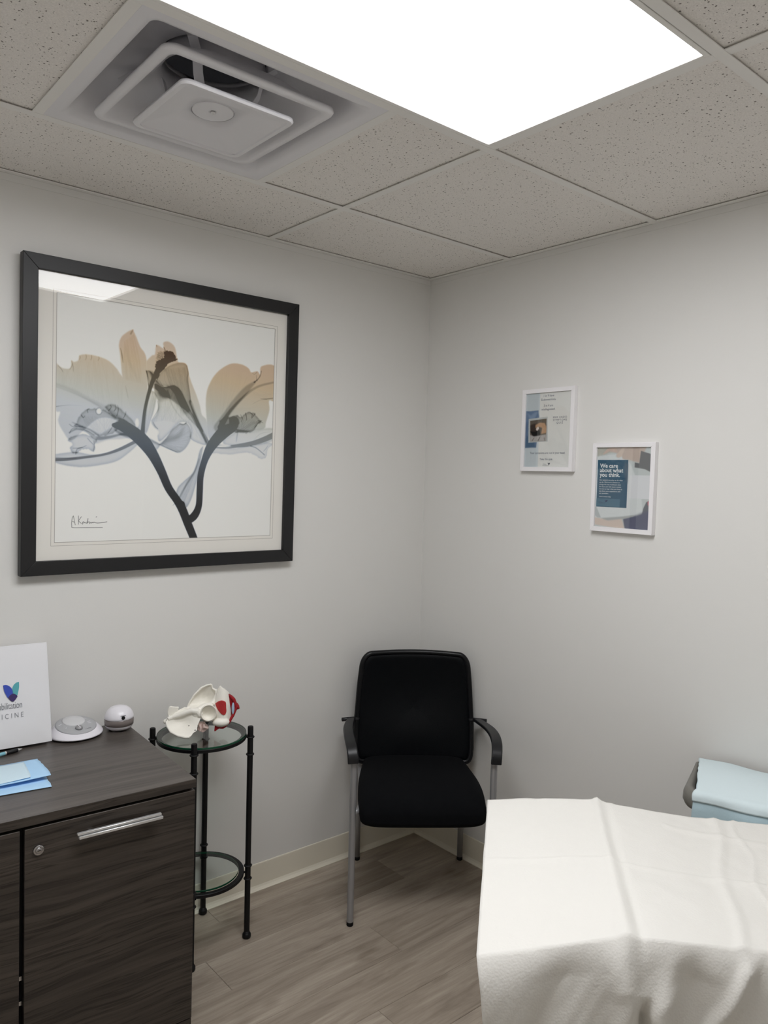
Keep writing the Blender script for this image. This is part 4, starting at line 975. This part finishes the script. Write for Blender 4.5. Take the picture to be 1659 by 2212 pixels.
# ------------------------------------------------------------------ round side table with glass shelves
def build_stand():
    C = Vector((-1.115, -0.157)); Rr = 0.157
    t = tag(empty('glass_side_table', (C.x, C.y, 0)), 'tall round side table with glass shelves and black metal posts, between cabinet and chair', 'table')
    a0 = math.atan2(-0.239 + 0.157, -0.984 + 1.115)
    for k in range(4):
        a = a0 + k * PI / 2; x, y = Rr * math.cos(a), Rr * math.sin(a)
        if k == 3: x -= 0.009; y += 0.003
        if C.y + y > -0.018: y = -0.018 - C.y
        p = MB().lathe([(0.0095, 0.02), (0.0095, 0.714), (0.0090, 0.718), (0.007, 0.7195)], n=20).build('post', M['black_metal'], t, smooth=False, loc=(x, y, 0), bevel=0)
        p.data.shade_smooth(); p.data.set_sharp_from_angle(angle=0.7)
        for z in (0.683, 0.625, 0.248, 0.204):
            MB().lathe([(0.0095, -0.003), (0.0128, -0.0022), (0.0140, 0), (0.0128, 0.0022), (0.0095, 0.003)], (0, 0, z), 20, False, False).build('collar', M['black_metal'], p, smooth=True)
        MB().lathe([(0.006, 0.0), (0.0125, 0.001), (0.0145, 0.005), (0.0145, 0.012), (0.0125, 0.017), (0.0098, 0.019), (0.0098, 0.024)], n=20).build('foot', M['black_metal'], p, smooth=True)
    for z, nm in ((0.690, 'top'), (0.228, 'lower')):
        ri, ro = 0.128, 0.1445
        n = 72
        prof = [(ri, z - 0.008), (ro, z - 0.008), (ro, z + 0.003), (ri, z + 0.003)]
        rg = MB().loft([[(r * math.cos(2 * PI * k / n), r * math.sin(2 * PI * k / n), zz) for k in range(n)] for r, zz in prof], closed=True).build('shelf_ring', M['black_metal'], t, bevel=0.001, seg=1)
        for k in range(4):
            a = a0 + k * PI / 2; MB().tube([(0.14 * math.cos(a), 0.14 * math.sin(a), z - 0.003), (0.153 * math.cos(a), 0.153 * math.sin(a), z - 0.003)], 0.004, 8).build('lug', M['black_metal'], rg)
        g0 = z + 0.0032; r = 0.1435 if nm == 'top' else 0.1265
        gl = MB().loft([arc_pts((0, 0), r, g0 + 0.0062, n)], True, False); gl.f = [tuple(range(n))]
        gt = obj('glass_shelf', gl.v, gl.f, M['table_glass'], t)
        ed = MB().loft([arc_pts((0, 0), r, g0, n), arc_pts((0, 0), r + 0.0005, g0 + 0.001, n), arc_pts((0, 0), r + 0.0005, g0 + 0.0052, n), arc_pts((0, 0), r, g0 + 0.0062, n)], False, False)
        ed.build('glass_edge', M['glass_edge'], gt, smooth=True)
    return t
GLASS_Z = 0.690 + 0.0032 + 0.0062

def build_pelvis():
    # model frame: X to the right, Y away from the viewer, Z up; sits on the glass shelf
    t = tag(empty('pelvis_model', (-1.139, -0.190, GLASS_Z + 0.0005), math.radians(-27.3)), 'white anatomical pelvis model with red muscles standing on the glass side table', 'anatomical model')
    K = 0.000183; SA, CA = math.sin(math.radians(19)), math.cos(math.radians(19))
    def L(cx, cy, d=0.0):
        return Vector(((cx - 750) * K, d, ((1085 - cy) * K - d * SA) / CA))
    def blade(pts, depth, th, sub=3):
        """thin curved bone plate from an outline; depth(cx, cy) gives its distance"""
        bm = bmesh.new()
        q = smooth_line(np.array(pts + [pts[0]], float), 3)[:-1]
        vs = [bm.verts.new((x, y, 0)) for x, y in q]
        f = bm.faces.new(vs); bmesh.ops.triangulate(bm, faces=[f])
        for _ in range(sub):
            es = [e for e in bm.edges if e.calc_length() > 45]
            if es: bmesh.ops.subdivide_edges(bm, edges=es, cuts=1)
            bmesh.ops.triangulate(bm, faces=bm.faces[:])
        front = []; 
        bmesh.ops.recalc_face_normals(bm, faces=bm.faces[:])
        for v in bm.verts: v.co = L(v.co.x, v.co.y, depth(v.co.x, v.co.y))
        geom = bmesh.ops.extrude_face_region(bm, geom=bm.faces[:])
        for v in [g for g in geom['geom'] if isinstance(g, bmesh.types.BMVert)]: v.co.y += th
        bmesh.ops.recalc_face_normals(bm, faces=bm.faces[:])
        return bm
    def remeshed(name, bms, m, parent, vox=0.0011, smooth=3):
        me = bpy.data.meshes.new(name); tot = bmesh.new()
        for b in bms:
            tmp = bpy.data.meshes.new('tmp'); b.to_mesh(tmp); tot.from_mesh(tmp); b.free(); bpy.data.meshes.remove(tmp)
        tot.to_mesh(me); tot.free(); me.materials.append(m)
        o = bpy.data.objects.new(name, me); COL.objects.link(o); o.parent = parent
        r = o.modifiers.new('remesh', 'REMESH'); r.mode = 'VOXEL'; r.voxel_size = vox; r.use_smooth_shade = True
        s = o.modifiers.new('smooth', 'SMOOTH'); s.iterations = smooth; s.factor = 0.5
        return o
    def tube_bm(pts, rs, n=12):
        bm = bmesh.new(); mb = MB().tube(pts, rs, n)
        vs = [bm.verts.new(v) for v in mb.v]
        for f in mb.f: bm.faces.new([vs[i] for i in f])
        bmesh.ops.recalc_face_normals(bm, faces=bm.faces[:]); return bm
    def ball(c, r, sx=1, sy=1, sz=1):
        bm = bmesh.new(); bmesh.ops.create_icosphere(bm, subdivisions=3, radius=1)
        for v in bm.verts: v.co = Vector((v.co.x * r * sx, v.co.y * r * sy, v.co.z * r * sz)) + c
        return bm
    B = []
    # far iliac wing: concave bowl facing the viewer
    B.append(blade([(915, 178), (938, 186), (944, 258), (975, 262), (1028, 292), (1022, 400), (985, 480), (900, 560), (800, 610), (700, 620), (600, 610), (518, 590), (540, 515), (600, 408), (690, 300), (800, 213)],
                   lambda x, y: 0.045 + 0.022 * math.exp(-(((x - 800) / 190) ** 2 + ((y - 420) / 170) ** 2)) - 0.02 * max(0, (y - 520) / 100), 0.0045))
    B.append(tube_bm([L(518, 585, .043), L(560, 480, .044), L(640, 355, .045), L(760, 240, .046), L(850, 200, .046), L(930, 186, .046)], [.003, .003, .0033, .0033, .003, .003]))
    B.append(tube_bm([L(1028, 292, .044), L(1024, 380, .038), L(990, 470, .030), L(950, 540, .018)], [.0045, .0055, .006, .008]))
    B.append(tube_bm([L(935, 190, .046), L(950, 250, .048), L(990, 280, .046), L(1030, 295, .043)], [.0032, .003, .0035, .004]))
    # near iliac wing: broad plate hanging to the glass, facing down and forward
    B.append(blade([(262, 720), (200, 760), (178, 800), (190, 885), (255, 980), (380, 1050), (500, 1084), (560, 1085), (600, 1070), (640, 1015), (690, 985), (705, 900), (735, 830), (755, 760), (720, 670), (640, 630), (560, 625), (450, 665), (350, 700)],
                   lambda x, y: 0.006 - 0.040 * max(0, (y - 640) / 440) + 0.020 * math.exp(-(((x - 430) / 200) ** 2 + ((y - 850) / 140) ** 2)), 0.005))
    B.append(tube_bm([L(178, 800, -.006), L(195, 885, -.014), L(255, 980, -.022), L(380, 1050, -.030), L(500, 1082, -.034), L(575, 1083, -.034)], [.0042, .0038, .0038, .0042, .0045, .004]))
    B.append(tube_bm([L(200, 760, .0), L(270, 730, .004), L(380, 700, .004), L(500, 660, .004), L(600, 635, .004), L(700, 650, .002), L(760, 720, 0)], [.006, .0065, .0075, .0085, .010, .011, .010]))
    B.append(blade([(270, 712), (330, 650), (400, 605), (480, 573), (540, 592), (560, 640), (480, 670), (370, 700)], lambda x, y: 0.022 - 0.00008 * (y - 570), 0.005))
    B.append(tube_bm([L(300, 690, .016), L(380, 625, .021), L(480, 578, .023), (L(545, 595, .022))], [.003, .003, .003, .003]))
    # sacrum block seen edge-on at the left
    B.append(blade([(200, 580), (232, 552), (300, 565), (378, 575), (350, 640), (290, 700), (255, 722), (205, 715), (190, 640)], lambda x, y: 0.016, 0.012))
    B.append(ball(L(150, 800, .01), .0062, 1, 1, 1.25)); B.append(tube_bm([L(150, 790, .01), L(200, 760, .008), L(240, 730, .01)], [.004, .005, .008]))
    # column joining wing, socket and seat bone
    B.append(ball(L(700, 690, .010), .017, 1.1, .8, .9)); B.append(tube_bm([L(560, 640, .012), L(700, 640, .016), L(820, 570, .022), L(940, 540, .022), L(1000, 470, .026)], [.010, .012, .011, .010, .008]))
    # ischium and pubic body
    B.append(blade([(1030, 310), (1070, 262), (1092, 240), (1118, 272), (1165, 300), (1225, 362), (1245, 440), (1262, 560), (1290, 690), (1283, 790), (1215, 880), (1120, 935), (1050, 925), (1000, 885), (985, 840), (1030, 770), (1010, 620), (1000, 520), (1020, 400)],
                   lambda x, y: -0.004 + 0.022 * abs((x - 1130) / 150) ** 2 + 0.010 * max(0, (560 - y) / 260), 0.014))
    B.append(ball(L(1110, 850, .004), .024, 1.15, .75, .62)); B.append(ball(L(1090, 262, .014), .005))
    B.append(tube_bm([L(1160, 300, .016), L(1205, 330, .020), L(1240, 365, .024)], [.003, .003, .003]))
    # socket: ring wall plus bowl
    def sock(a, r, d): return L(890 + 128 * r * math.cos(a), 690 + 128 * r * math.sin(a), d)
    bm = bmesh.new(); rings = []
    for r, d in ((1.16, .012), (1.12, -.008), (1.03, -.013), (0.95, -.010), (0.82, .002), (0.6, .009), (0.3, .013), (0.04, .014)):
        rings.append([bm.verts.new(sock(2 * PI * k / 36, r, d)) for k in range(36)])
    for a_, b_ in zip(rings[:-1], rings[1:]):
        for k in range(36): bm.faces.new((a_[k], a_[(k + 1) % 36], b_[(k + 1) % 36], b_[k]))
    bk = [bm.verts.new(sock(2 * PI * k / 36, .5, .020)) for k in range(36)]
    for k in range(36): bm.faces.new((rings[0][(k + 1) % 36], rings[0][k], bk[k], bk[(k + 1) % 36]))
    bm.faces.new(rings[-1]); bm.faces.new(list(reversed(bk)))
    bmesh.ops.recalc_face_normals(bm, faces=bm.faces[:]); B.append(bm)
    bone = remeshed('pelvis_bone', B, M['bone'], t, 0.0010, 4)
    # small dark screw holes in the near wing
    for k, (x, y) in enumerate(((560, 890), (668, 970))):
        d = (0.006 - 0.040 * max(0, (y - 640) / 440) + 0.020 * math.exp(-(((x - 430) / 200) ** 2 + ((y - 850) / 140) ** 2)))
        remeshed('screw_hole', [ball(L(x, y, d + 0.0004), .0022, 1.2, .7, .8)], M['rubber'], t, .0006, 1)
    # sacral nerve/disc piece below the socket
    remeshed('disc_piece', [blade([(712, 865), (740, 848), (830, 855), (845, 885), (900, 940), (860, 975), (800, 1012), (745, 985), (700, 960), (715, 915)], lambda x, y: 0.006, 0.016),
                            tube_bm([L(745, 880, .004), L(760, 935, .002), L(752, 985, .004)], [.005, .004, .005]), tube_bm([L(820, 870, .004), L(815, 920, .002), L(880, 945, .004)], [.005, .005, .003])], M['disc_pink'], t, .0009, 3)
    # red muscles
    remeshed('pelvic_floor_muscle', [blade([(1235, 372), (1290, 400), (1345, 445), (1372, 500), (1400, 560), (1434, 630), (1415, 640), (1385, 655), (1345, 740), (1300, 800), (1235, 905), (1170, 960), (1115, 966), (1090, 950), (1200, 860), (1270, 780), (1275, 700), (1255, 560), (1240, 450)],
                                           lambda x, y: 0.016 + 0.00006 * (x - 1200), 0.010),
                                     tube_bm([L(1360, 560, .03), L(1400, 600, .028), L(1432, 630, .024)], [.010, .008, .002]), tube_bm([L(1250, 390, .02), L(1330, 470, .02), L(1375, 600, .02), L(1320, 740, .016), L(1240, 880, .012)], [.004, .006, .006, .005, .004])], M['muscle_red'], t, .0010, 3)
    remeshed('hip_muscle', [blade([(1003, 900), (1050, 925), (1120, 945), (1060, 970), (1035, 990), (998, 1004), (1000, 950)], lambda x, y: 0.0, 0.010)], M['muscle_red'], t, .0009, 2)
    o = remeshed('muscle_attachment_patch', [blade([(1005, 532), (1050, 505), (1110, 490), (1165, 505), (1190, 530), (1195, 600), (1200, 680), (1168, 735), (1110, 712), (1050, 640), (1022, 580)], lambda x, y: -0.0062 + 0.022 * abs((x - 1130) / 150) ** 2, 0.006)], M['patch_red'], t, .0007, 1)
    remeshed('bladder_window', [ball(L(1318, 620, .013), .0055, .85, .7, 3.6)], M['pale_blue'], t, .0008, 1)
    # clear support block under the seat bone
    return t

# ------------------------------------------------------------------ chair
def build_chair():
    ang = math.atan2(-0.603, 0.798)
    t = tag(empty('guest_chair', (-0.333, -0.360, 0), ang), 'black guest armchair with mesh back and silver legs standing in the room corner', 'chair')
    # --- seat cushion
    rows = []
    ys = [0.185, 0.175, 0.15, 0.10, 0.04, -0.03, -0.10, -0.16, -0.205, -0.235, -0.255, -0.266, -0.268]
    n = 40
    for i, y in enumerate(ys):
        hw = np.interp(y, [-0.268, -0.255, -0.16, -0.05, 0.1, 0.17, 0.185], [0.200, 0.219, 0.2255, 0.222, 0.204, 0.192, 0.170])
        zt = np.interp(y, [-0.268, -0.262, -0.25, -0.225, -0.18, -0.10, 0.05, 0.17, 0.185], [0.405, 0.425, 0.440, 0.455, 0.466, 0.470, 0.462, 0.462, 0.450])
        zb = np.interp(y, [-0.268, -0.255, -0.22, -0.1, 0.185], [0.372, 0.354, 0.352, 0.385, 0.415])
        zm, hz = (zt + zb) / 2, (zt - zb) / 2
        lp = []
        for k in range(n):
            a = 2 * PI * k / n; c, s = math.cos(a), math.sin(a)
            lp.append((hw * math.copysign(abs(c) ** 0.35, c), y, zm + hz * math.copysign(abs(s) ** 0.55, s)))
        rows.append(lp)
    MB().loft(rows).build('seat', M['fabric'], t, smooth=True, subsurf=1)
    # --- back: rounded panel leaning a little, curved in plan
    def backpt(u, v, off=0.0):
        # v 0 bottom .. 1 top ; u -1..1
        z = 0.440 + v * 0.415
        hw = np.interp(v, [0, 0.12, 0.35, 0.7, 1.0], [0.222, 0.228, 0.228, 0.219, 0.206])
        r = 0.055
        y = 0.165 + 0.045 * v + 0.012 * math.sin(PI * v) - 0.028 * (u * u) + off
        return Vector((u * hw, y, z)), hw
    def outline(n=10):
        pts = []   # (u, v) around with rounded upper corners
        rt = 0.16
        rv = 0.12
        for k in range(13): pts.append((-1, 0.06 + k / 12 * (1 - rv - 0.06)))
        for k in range(1, n): a = PI / 2 * k / n; pts.append((-1 + rt * (1 - math.cos(a)) * 1.0, 1 - rv + rv * math.sin(a)))
        for k in range(17): pts.append((-1 + rt + k / 16 * (2 - 2 * rt), 1 + 0.010 * math.sin(PI * k / 16)))
        for k in range(1, n): a = PI / 2 * k / n; pts.append((1 - rt * (1 - math.sin(a)), 1 - rv + rv * math.cos(a)))
        for k in range(13): pts.append((1, 1 - rv - k / 12 * (1 - rv - 0.06)))
        for k in range(1, 4): a = PI / 2 * k / 4; pts.append((1 - 0.08 * (1 - math.cos(a)), 0.06 - 0.06 * math.sin(a)))
        for k in range(9): pts.append((0.92 - k / 8 * 1.84, 0))
        for k in range(1, 4): a = PI / 2 * k / 4; pts.append((-0.92 - 0.08 * math.sin(a), 0.06 * (1 - math.cos(a))))
        return pts
    ol = outline()
    MB().tube([backpt(u, v)[0] for u, v in ol], 0.0105, 12, closed=True).build('back_frame', M['frame_plastic'], t, smooth=True)
    # mesh panel: radial fill of the outline, bulging forward at the lumbar
    rings = 9; verts = []; faces = []; no = len(ol)
    for r_ in range(rings + 1):
        k = 1 - r_ / rings
        for (u, v) in ol:
            uu = u * k; vv = 0.5 + (v - 0.5) * k
            p, _ = backpt(uu, vv)
            # keep the flat panel slightly in front of the frame, lumbar bulge
            p.y += -0.004 + 0.010 * (1 - k) - 0.018 * math.exp(-((vv - 0.25) / 0.25) ** 2) * (1 - uu * uu)
            verts.append(p)
    for r_ in range(rings):
        for k in range(no): faces.append((r_ * no + k, r_ * no + (k + 1) % no, (r_ + 1) * no + (k + 1) % no, (r_ + 1) * no + k))
    obj('mesh_back', verts, faces, M['mesh'], t, smooth=True, solid=0.004)
    # --- frame: legs and rails
    for s in (-1, 1):
        top = 0.585
        lg = MB().tube([(s * 0.243, -0.228, 0.012), (s * 0.243, -0.228, 0.3), (s * 0.243, -0.228, top)], 0.0115, 20).build('front_leg', M['silver'], t, smooth=True)
        lg.data.set_sharp_from_angle(angle=0.8)
        MB().lathe([(0.0105, 0.0), (0.0118, 0.002), (0.0118, 0.014)], (s * 0.243, -0.228, 0), 18).build('foot_cap', M['rubber'], lg)
        bl = MB().tube([(s * 0.210, 0.232, 0.012), (s * 0.210, 0.232, 0.25), (s * 0.211, 0.228, 0.42), (s * 0.214, 0.212, 0.50), (s * 0.216, 0.208, 0.62)], 0.0115, 20).build('back_leg', M['silver'], t, smooth=True)
        MB().lathe([(0.0105, 0.0), (0.0118, 0.002), (0.0118, 0.014)], (s * 0.210, 0.232, 0), 18).build('foot_cap', M['rubber'], bl)
        MB().tube([(s * 0.243, -0.226, 0.395), (s * 0.225, -0.215, 0.397), (s * 0.214, -0.17, 0.398), (s * 0.208, 0.0, 0.398), (s * 0.208, 0.18, 0.400), (s * 0.210, 0.226, 0.400)], 0.0105, 14).build('side_rail', M['silver'], t, smooth=True)
        # armrest: flat plastic strap sweeping from the back and hooking down over the front leg
        path = [(0.222, 0.165, 0.600, 0.010), (0.246, 0.150, 0.604, 0.014), (0.252, 0.10, 0.612, 0.017), (0.258, 0.03, 0.622, 0.0185), (0.262, -0.05, 0.632, 0.0195), (0.261, -0.13, 0.638, 0.0195), (0.257, -0.19, 0.634, 0.0195), (0.252, -0.225, 0.622, 0.019), (0.248, -0.243, 0.603, 0.019), (0.246, -0.247, 0.576, 0.019)]
        P = smooth_line(np.array(path), 5); loops = []
        for i, q in enumerate(P):
            tn = Vector(P[min(i + 1, len(P) - 1)][:3]) - Vector(P[max(i - 1, 0)][:3]); tn = Vector((tn.x * s, tn.y, tn.z)).normalized()
            side = Vector((1, 0, 0)); side = (side - tn * side.dot(tn)).normalized(); nr = side.cross(tn)
            if nr.z < 0 and abs(nr.z) > 0.2: nr = -nr
            if abs(nr.z) <= 0.2 and nr.y > 0: nr = -nr
            c = Vector((q[0] * s, q[1], q[2])); w = q[3]; th = 0.006
            loops.append([c + side * w + nr * th * .4, c + side * w * .85 + nr * th, c - side * w * .85 + nr * th, c - side * w + nr * th * .4, c - side * w * .9 - nr * th, c + side * w * .9 - nr * th])
        MB().loft(loops).build('armrest', M['black_plastic'], t, smooth=False, bevel=0.0015, seg=1)
        MB().tube([(s * 0.218, 0.168, 0.602), (s * 0.262, 0.150, 0.604), (s * 0.285, 0.142, 0.604)], 0.0075, 12).build('arm_bracket', M['black_plastic'], t, smooth=True)
    MB().tube([(-0.243 + 0.02, -0.15, 0.375), (0.223, -0.15, 0.375)], 0.009, 12).build('cross_rail', M['silver'], t, smooth=True)
    return t

# ------------------------------------------------------------------ exam table with paper sheet
def build_exam_table():
    C0 = Vector((-0.80, -1.125, 0)); ang = math.atan2(-0.76, 0.65)     # local X along the table, local Y is away from camera
    t = tag(empty('treatment_table', C0, ang), 'padded treatment table mostly hidden under the white paper sheet', 'table')
    Ld, Wt = 1.08, 0.58
    MB().box(0.055, Ld - 0.02, -Wt + 0.02, -0.02, 0.640, 0.705).build('cushion', M['white_plastic'], t, bevel=0.015, seg=3)
    MB().box(0.11, Ld - 0.06, -Wt + 0.06, -0.06, 0.08, 0.638).build('cabinet_base', M['fixture'], t, bevel=0.004)
    MB().box(0.14, Ld - 0.10, -Wt + 0.10, -0.10, 0.0, 0.08).build('plinth', M['black_plastic'], t)
    s = tag(empty('paper_sheet', C0 + Vector((0, 0, 0)), ang), 'wrinkled white disposable paper sheet draped over the treatment table', 'sheet')
    # sheet as one surface: s along the table, q = width across then down the near side
    NS, NT_, ND = 190, 110, 90
    def tn(a): return float(np.interp(a, [0, 0.255, 0.5, 1.08], [0.664, 0.615, 0.575, 0.575]))
    def zed(a): return float(np.interp(a, [0, 0.12, 0.245, 0.285, 0.5, 1.08], [0.727, 0.742, 0.766, 0.762, 0.746, 0.744]))
    def zfar(a): return float(np.interp(a, [0, 0.1, 0.275, 0.30, 0.46, 1.08], [0.730, 0.740, 0.752, 0.750, 0.732, 0.730]))
    def ridge(x, w): return max(0.0, 1 - abs(x) / w)
    def top(a, k):
        w = tn(a); tt = k * w
        z = zfar(a) * (1 - k) + zed(a) * k - 0.006 * math.sin(PI * k)
        z += 0.0075 * ridge(a - (0.272 - 0.012 * k), 0.012 + 0.010 * k) - 0.0025 * ridge(a - (0.296 - 0.012 * k), 0.012)              # centre crease
        z += 0.0040 * ridge(tt - 0.315 - 0.02 * a - 0.004 * math.sin(23 * a), 0.013)                              # cross crease
        z += 0.005 * ridge(a - (0.555 - 0.10 * k + 0.008 * math.sin(9 * k)), 0.018) + 0.003 * ridge(a - (0.60 - 0.06 * k - 0.01 * math.sin(14 * k)), 0.010)
        z += 0.004 * ridge(tt - 0.09 - 0.2 * (a - 0.45), 0.02) * (a > 0.42)
        z += 0.006 * vnoise(a * 9, tt * 9) + 0.0022 * vnoise(a * 34 + 5, tt * 30)
        return Vector((a, -tt, z))
    L_ = 1.10
    def fn(u, v):
        a = u * L_
        if v <= NT_ / (NT_ + ND):
            k = v * (NT_ + ND) / NT_; p = top(a, k)
            if u == 0: p.x -= 0.0
            return p
        d = (v - NT_ / (NT_ + ND)) * (NT_ + ND) / ND      # 0..1 down the near side
        p = top(a, 1.0); drop = 0.40 * d
        # rounded shoulder then vertical fall with folds deepening downwards
        sh = 0.030 * (1 - math.exp(-drop / 0.03))
        fold = 0.0
        amp = min(1.0, drop / 0.12)
        fold += 0.011 * amp * math.sin(a * 17 + 0.9) * (0.6 + 0.4 * vnoise(a * 5, 1.7)) 
        fold += 0.018 * amp * vnoise(a * 11 + 2, drop * 6)
        fold += 0.004 * amp * vnoise(a * 55 + drop * 40, drop * 16)
        fold -= 0.050 * math.exp(-((a - 0.285 - 0.02 * drop) / 0.010) ** 2) * min(1, max(0, (drop - 0.085) / 0.05))
        fold += 0.024 * math.exp(-((a - 0.262 + 0.25 * max(0, 0.1 - drop)) / 0.026) ** 2) * min(1, drop / 0.08)
        fold += 0.020 * math.exp(-((a - 0.315 - 0.3 * max(0, 0.12 - drop)) / 0.022) ** 2) * min(1, drop / 0.09)
        fold -= 0.026 * math.exp(-((a - 0.365 - 0.35 * max(0, drop - 0.04)) / 0.040) ** 2) * min(1, drop / 0.06)
        fold += 0.016 * ridge(a - 0.47 + 0.55 * (drop - 0.02), 0.020) * min(1, drop / 0.03)
        fold += 0.014 * ridge(a - 0.62 + 0.9 * (drop - 0.02), 0.022) * min(1, drop / 0.03)
        fold -= 0.014 * math.exp(-((a - 0.17 + 0.5 * drop) / 0.05) ** 2) * min(1, drop / 0.05)
        x = a + (0.004 * min(1, drop / 0.05) + 0.11 * drop) * max(0, 1 - a / 0.25)
        return Vector((x, p.y - sh - fold * 0.9, p.z - drop + 0.004 * sh))
    vs, fs = grid(NS, NT_ + ND + 1, fn)
    sh = obj('top_and_front_drape', vs, fs, M['paper'], s, smooth=True, solid=0.0006)
    # short turned-down flaps at the far side and the left end
    def fl(u, v):
        a = u * L_; p = top(a, 0.0); return (p.x, p.y + 0.012 * math.sin(min(v * 3, 1) * PI / 2) + 0.006 * vnoise(a * 20, v * 4), p.z - 0.17 * v)
    vs, fs = grid(120, 20, fl); obj('far_drape', vs, fs, M['paper'], s, smooth=True, solid=0.0006)
    def fe(u, v):
        p = top(0.0, u); w = 0.010 * math.sin(min(v * 3, 1) * PI / 2)
        drop = 0.36 * v; sh = 0.004 * min(1, drop / 0.05) + 0.11 * drop
        return (p.x - w * 0.5 * (1 - u ** 3) + sh * (0.5 + 0.5 * u ** 2) + 0.004 * (1 - u) * vnoise(u * 7, v * 2), p.y - 0.030 * (1 - math.exp(-drop / 0.03)) * u ** 6, p.z - drop)
    vs, fs = grid(80, 20, fe); obj('end_drape', vs, fs, M['paper'], s, smooth=True, solid=0.0006)

# ------------------------------------------------------------------ grey bin with blue pad behind the table
def build_bin():
    # plan outline: back edge against the wall, left side slanting in, rounded corners
    def plan(g):
        q = [(-0.030 - g, -1.285 - g), (-0.262 + g, -1.368 - g), (-0.290 + g, -1.400 - g), (-0.290 + g, -1.600 + g), (-0.262 + g, -1.630 + g), (-0.030 - g, -1.640 + g)]
        out = []
        for i in range(len(q)):
            a, b, c = Vector(q[i - 1]), Vector(q[i]), Vector(q[(i + 1) % len(q)])
            r = min(0.018, (a - b).length * .4, (c - b).length * .4)
            p0 = b + (a - b).normalized() * r; p1 = b + (c - b).normalized() * r
            for k in range(5):
                u = k / 4; out.append((1 - u) ** 2 * p0 + 2 * u * (1 - u) * b + u * u * p1)
        return out
    cx, cy = -0.16, -1.46
    t = tag(empty('grey_bin', (cx, cy, 0)), 'tall grey plastic bin by the right wall under the blue pad', 'bin')
    def lp(g, z): return [(p.x - cx, p.y - cy, z) for p in plan(g)]
    MB().loft([lp(0.045, 0.0), lp(0.040, 0.01), lp(0.020, 0.64), lp(0.018, 0.662), lp(0.004, 0.668), lp(0.0, 0.680), lp(0.001, 0.700), lp(0.006, 0.712), lp(0.014, 0.716), lp(0.022, 0.712), lp(0.026, 0.700), lp(0.030, 0.62), lp(0.052, 0.03)], True, True).build('bin_body', M['grey_bin'], t, smooth=True)
    p = tag(empty('draped_blue_pad', (cx, cy, 0.72)), 'pale blue absorbent pad draped over the grey bin by the right wall', 'pad')
    # u runs along -Y (rightwards as seen), v from the wall edge over the top and down the front
    def drape(name, drop, m, off, zoff, seed):
        def fn(u, v):
            d = v * (0.245 + drop); dtop = 0.245
            yl = -1.298 - 0.120 * min(d / dtop, 1.0)            # left edge follows the slant
            y = yl + u * (-1.66 - yl)
            rise = 0.030 * u
            wob = 0.006 * vnoise(u * 4, seed + d * 10)
            z0 = 0.7205 + zoff + rise + wob + 0.018 * math.sin(PI * min(d / dtop, 1)) * (0.6 + 0.4 * u)
            if d < dtop: x = -0.034 - d; z = z0
            else:
                e = d - dtop; a = min(e / 0.015, PI / 2)
                fold = 0.010 * min(1, e / 0.05) * (math.sin(u * 9 + seed) + 1) * 0.5 + 0.006 * vnoise(u * 6 + seed, e * 20)
                x = -0.034 - dtop - 0.015 * math.sin(a) - off - fold; z = z0 - 0.015 * (1 - math.cos(a)) - max(0, e - 0.0236)
            y += 0.004 * (u < 0.02) * vnoise(v * 14, seed)
            return (x - cx, y - cy, z - 0.72)
        vs, fs = grid(60, 70, fn); return obj(name, vs, fs, m, p, smooth=True, solid=0.0010)
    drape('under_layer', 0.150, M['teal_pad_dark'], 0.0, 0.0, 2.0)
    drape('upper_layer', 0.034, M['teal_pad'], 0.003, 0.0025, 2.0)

build_room()
build_ceiling()
build_light()
build_vent()
build_exam_table()
build_cabinet()
build_chair()
build_stand()
build_picture()
build_posters()
build_bin()
build_binder()
build_small_machines()
build_pen_and_pad()
build_pelvis()
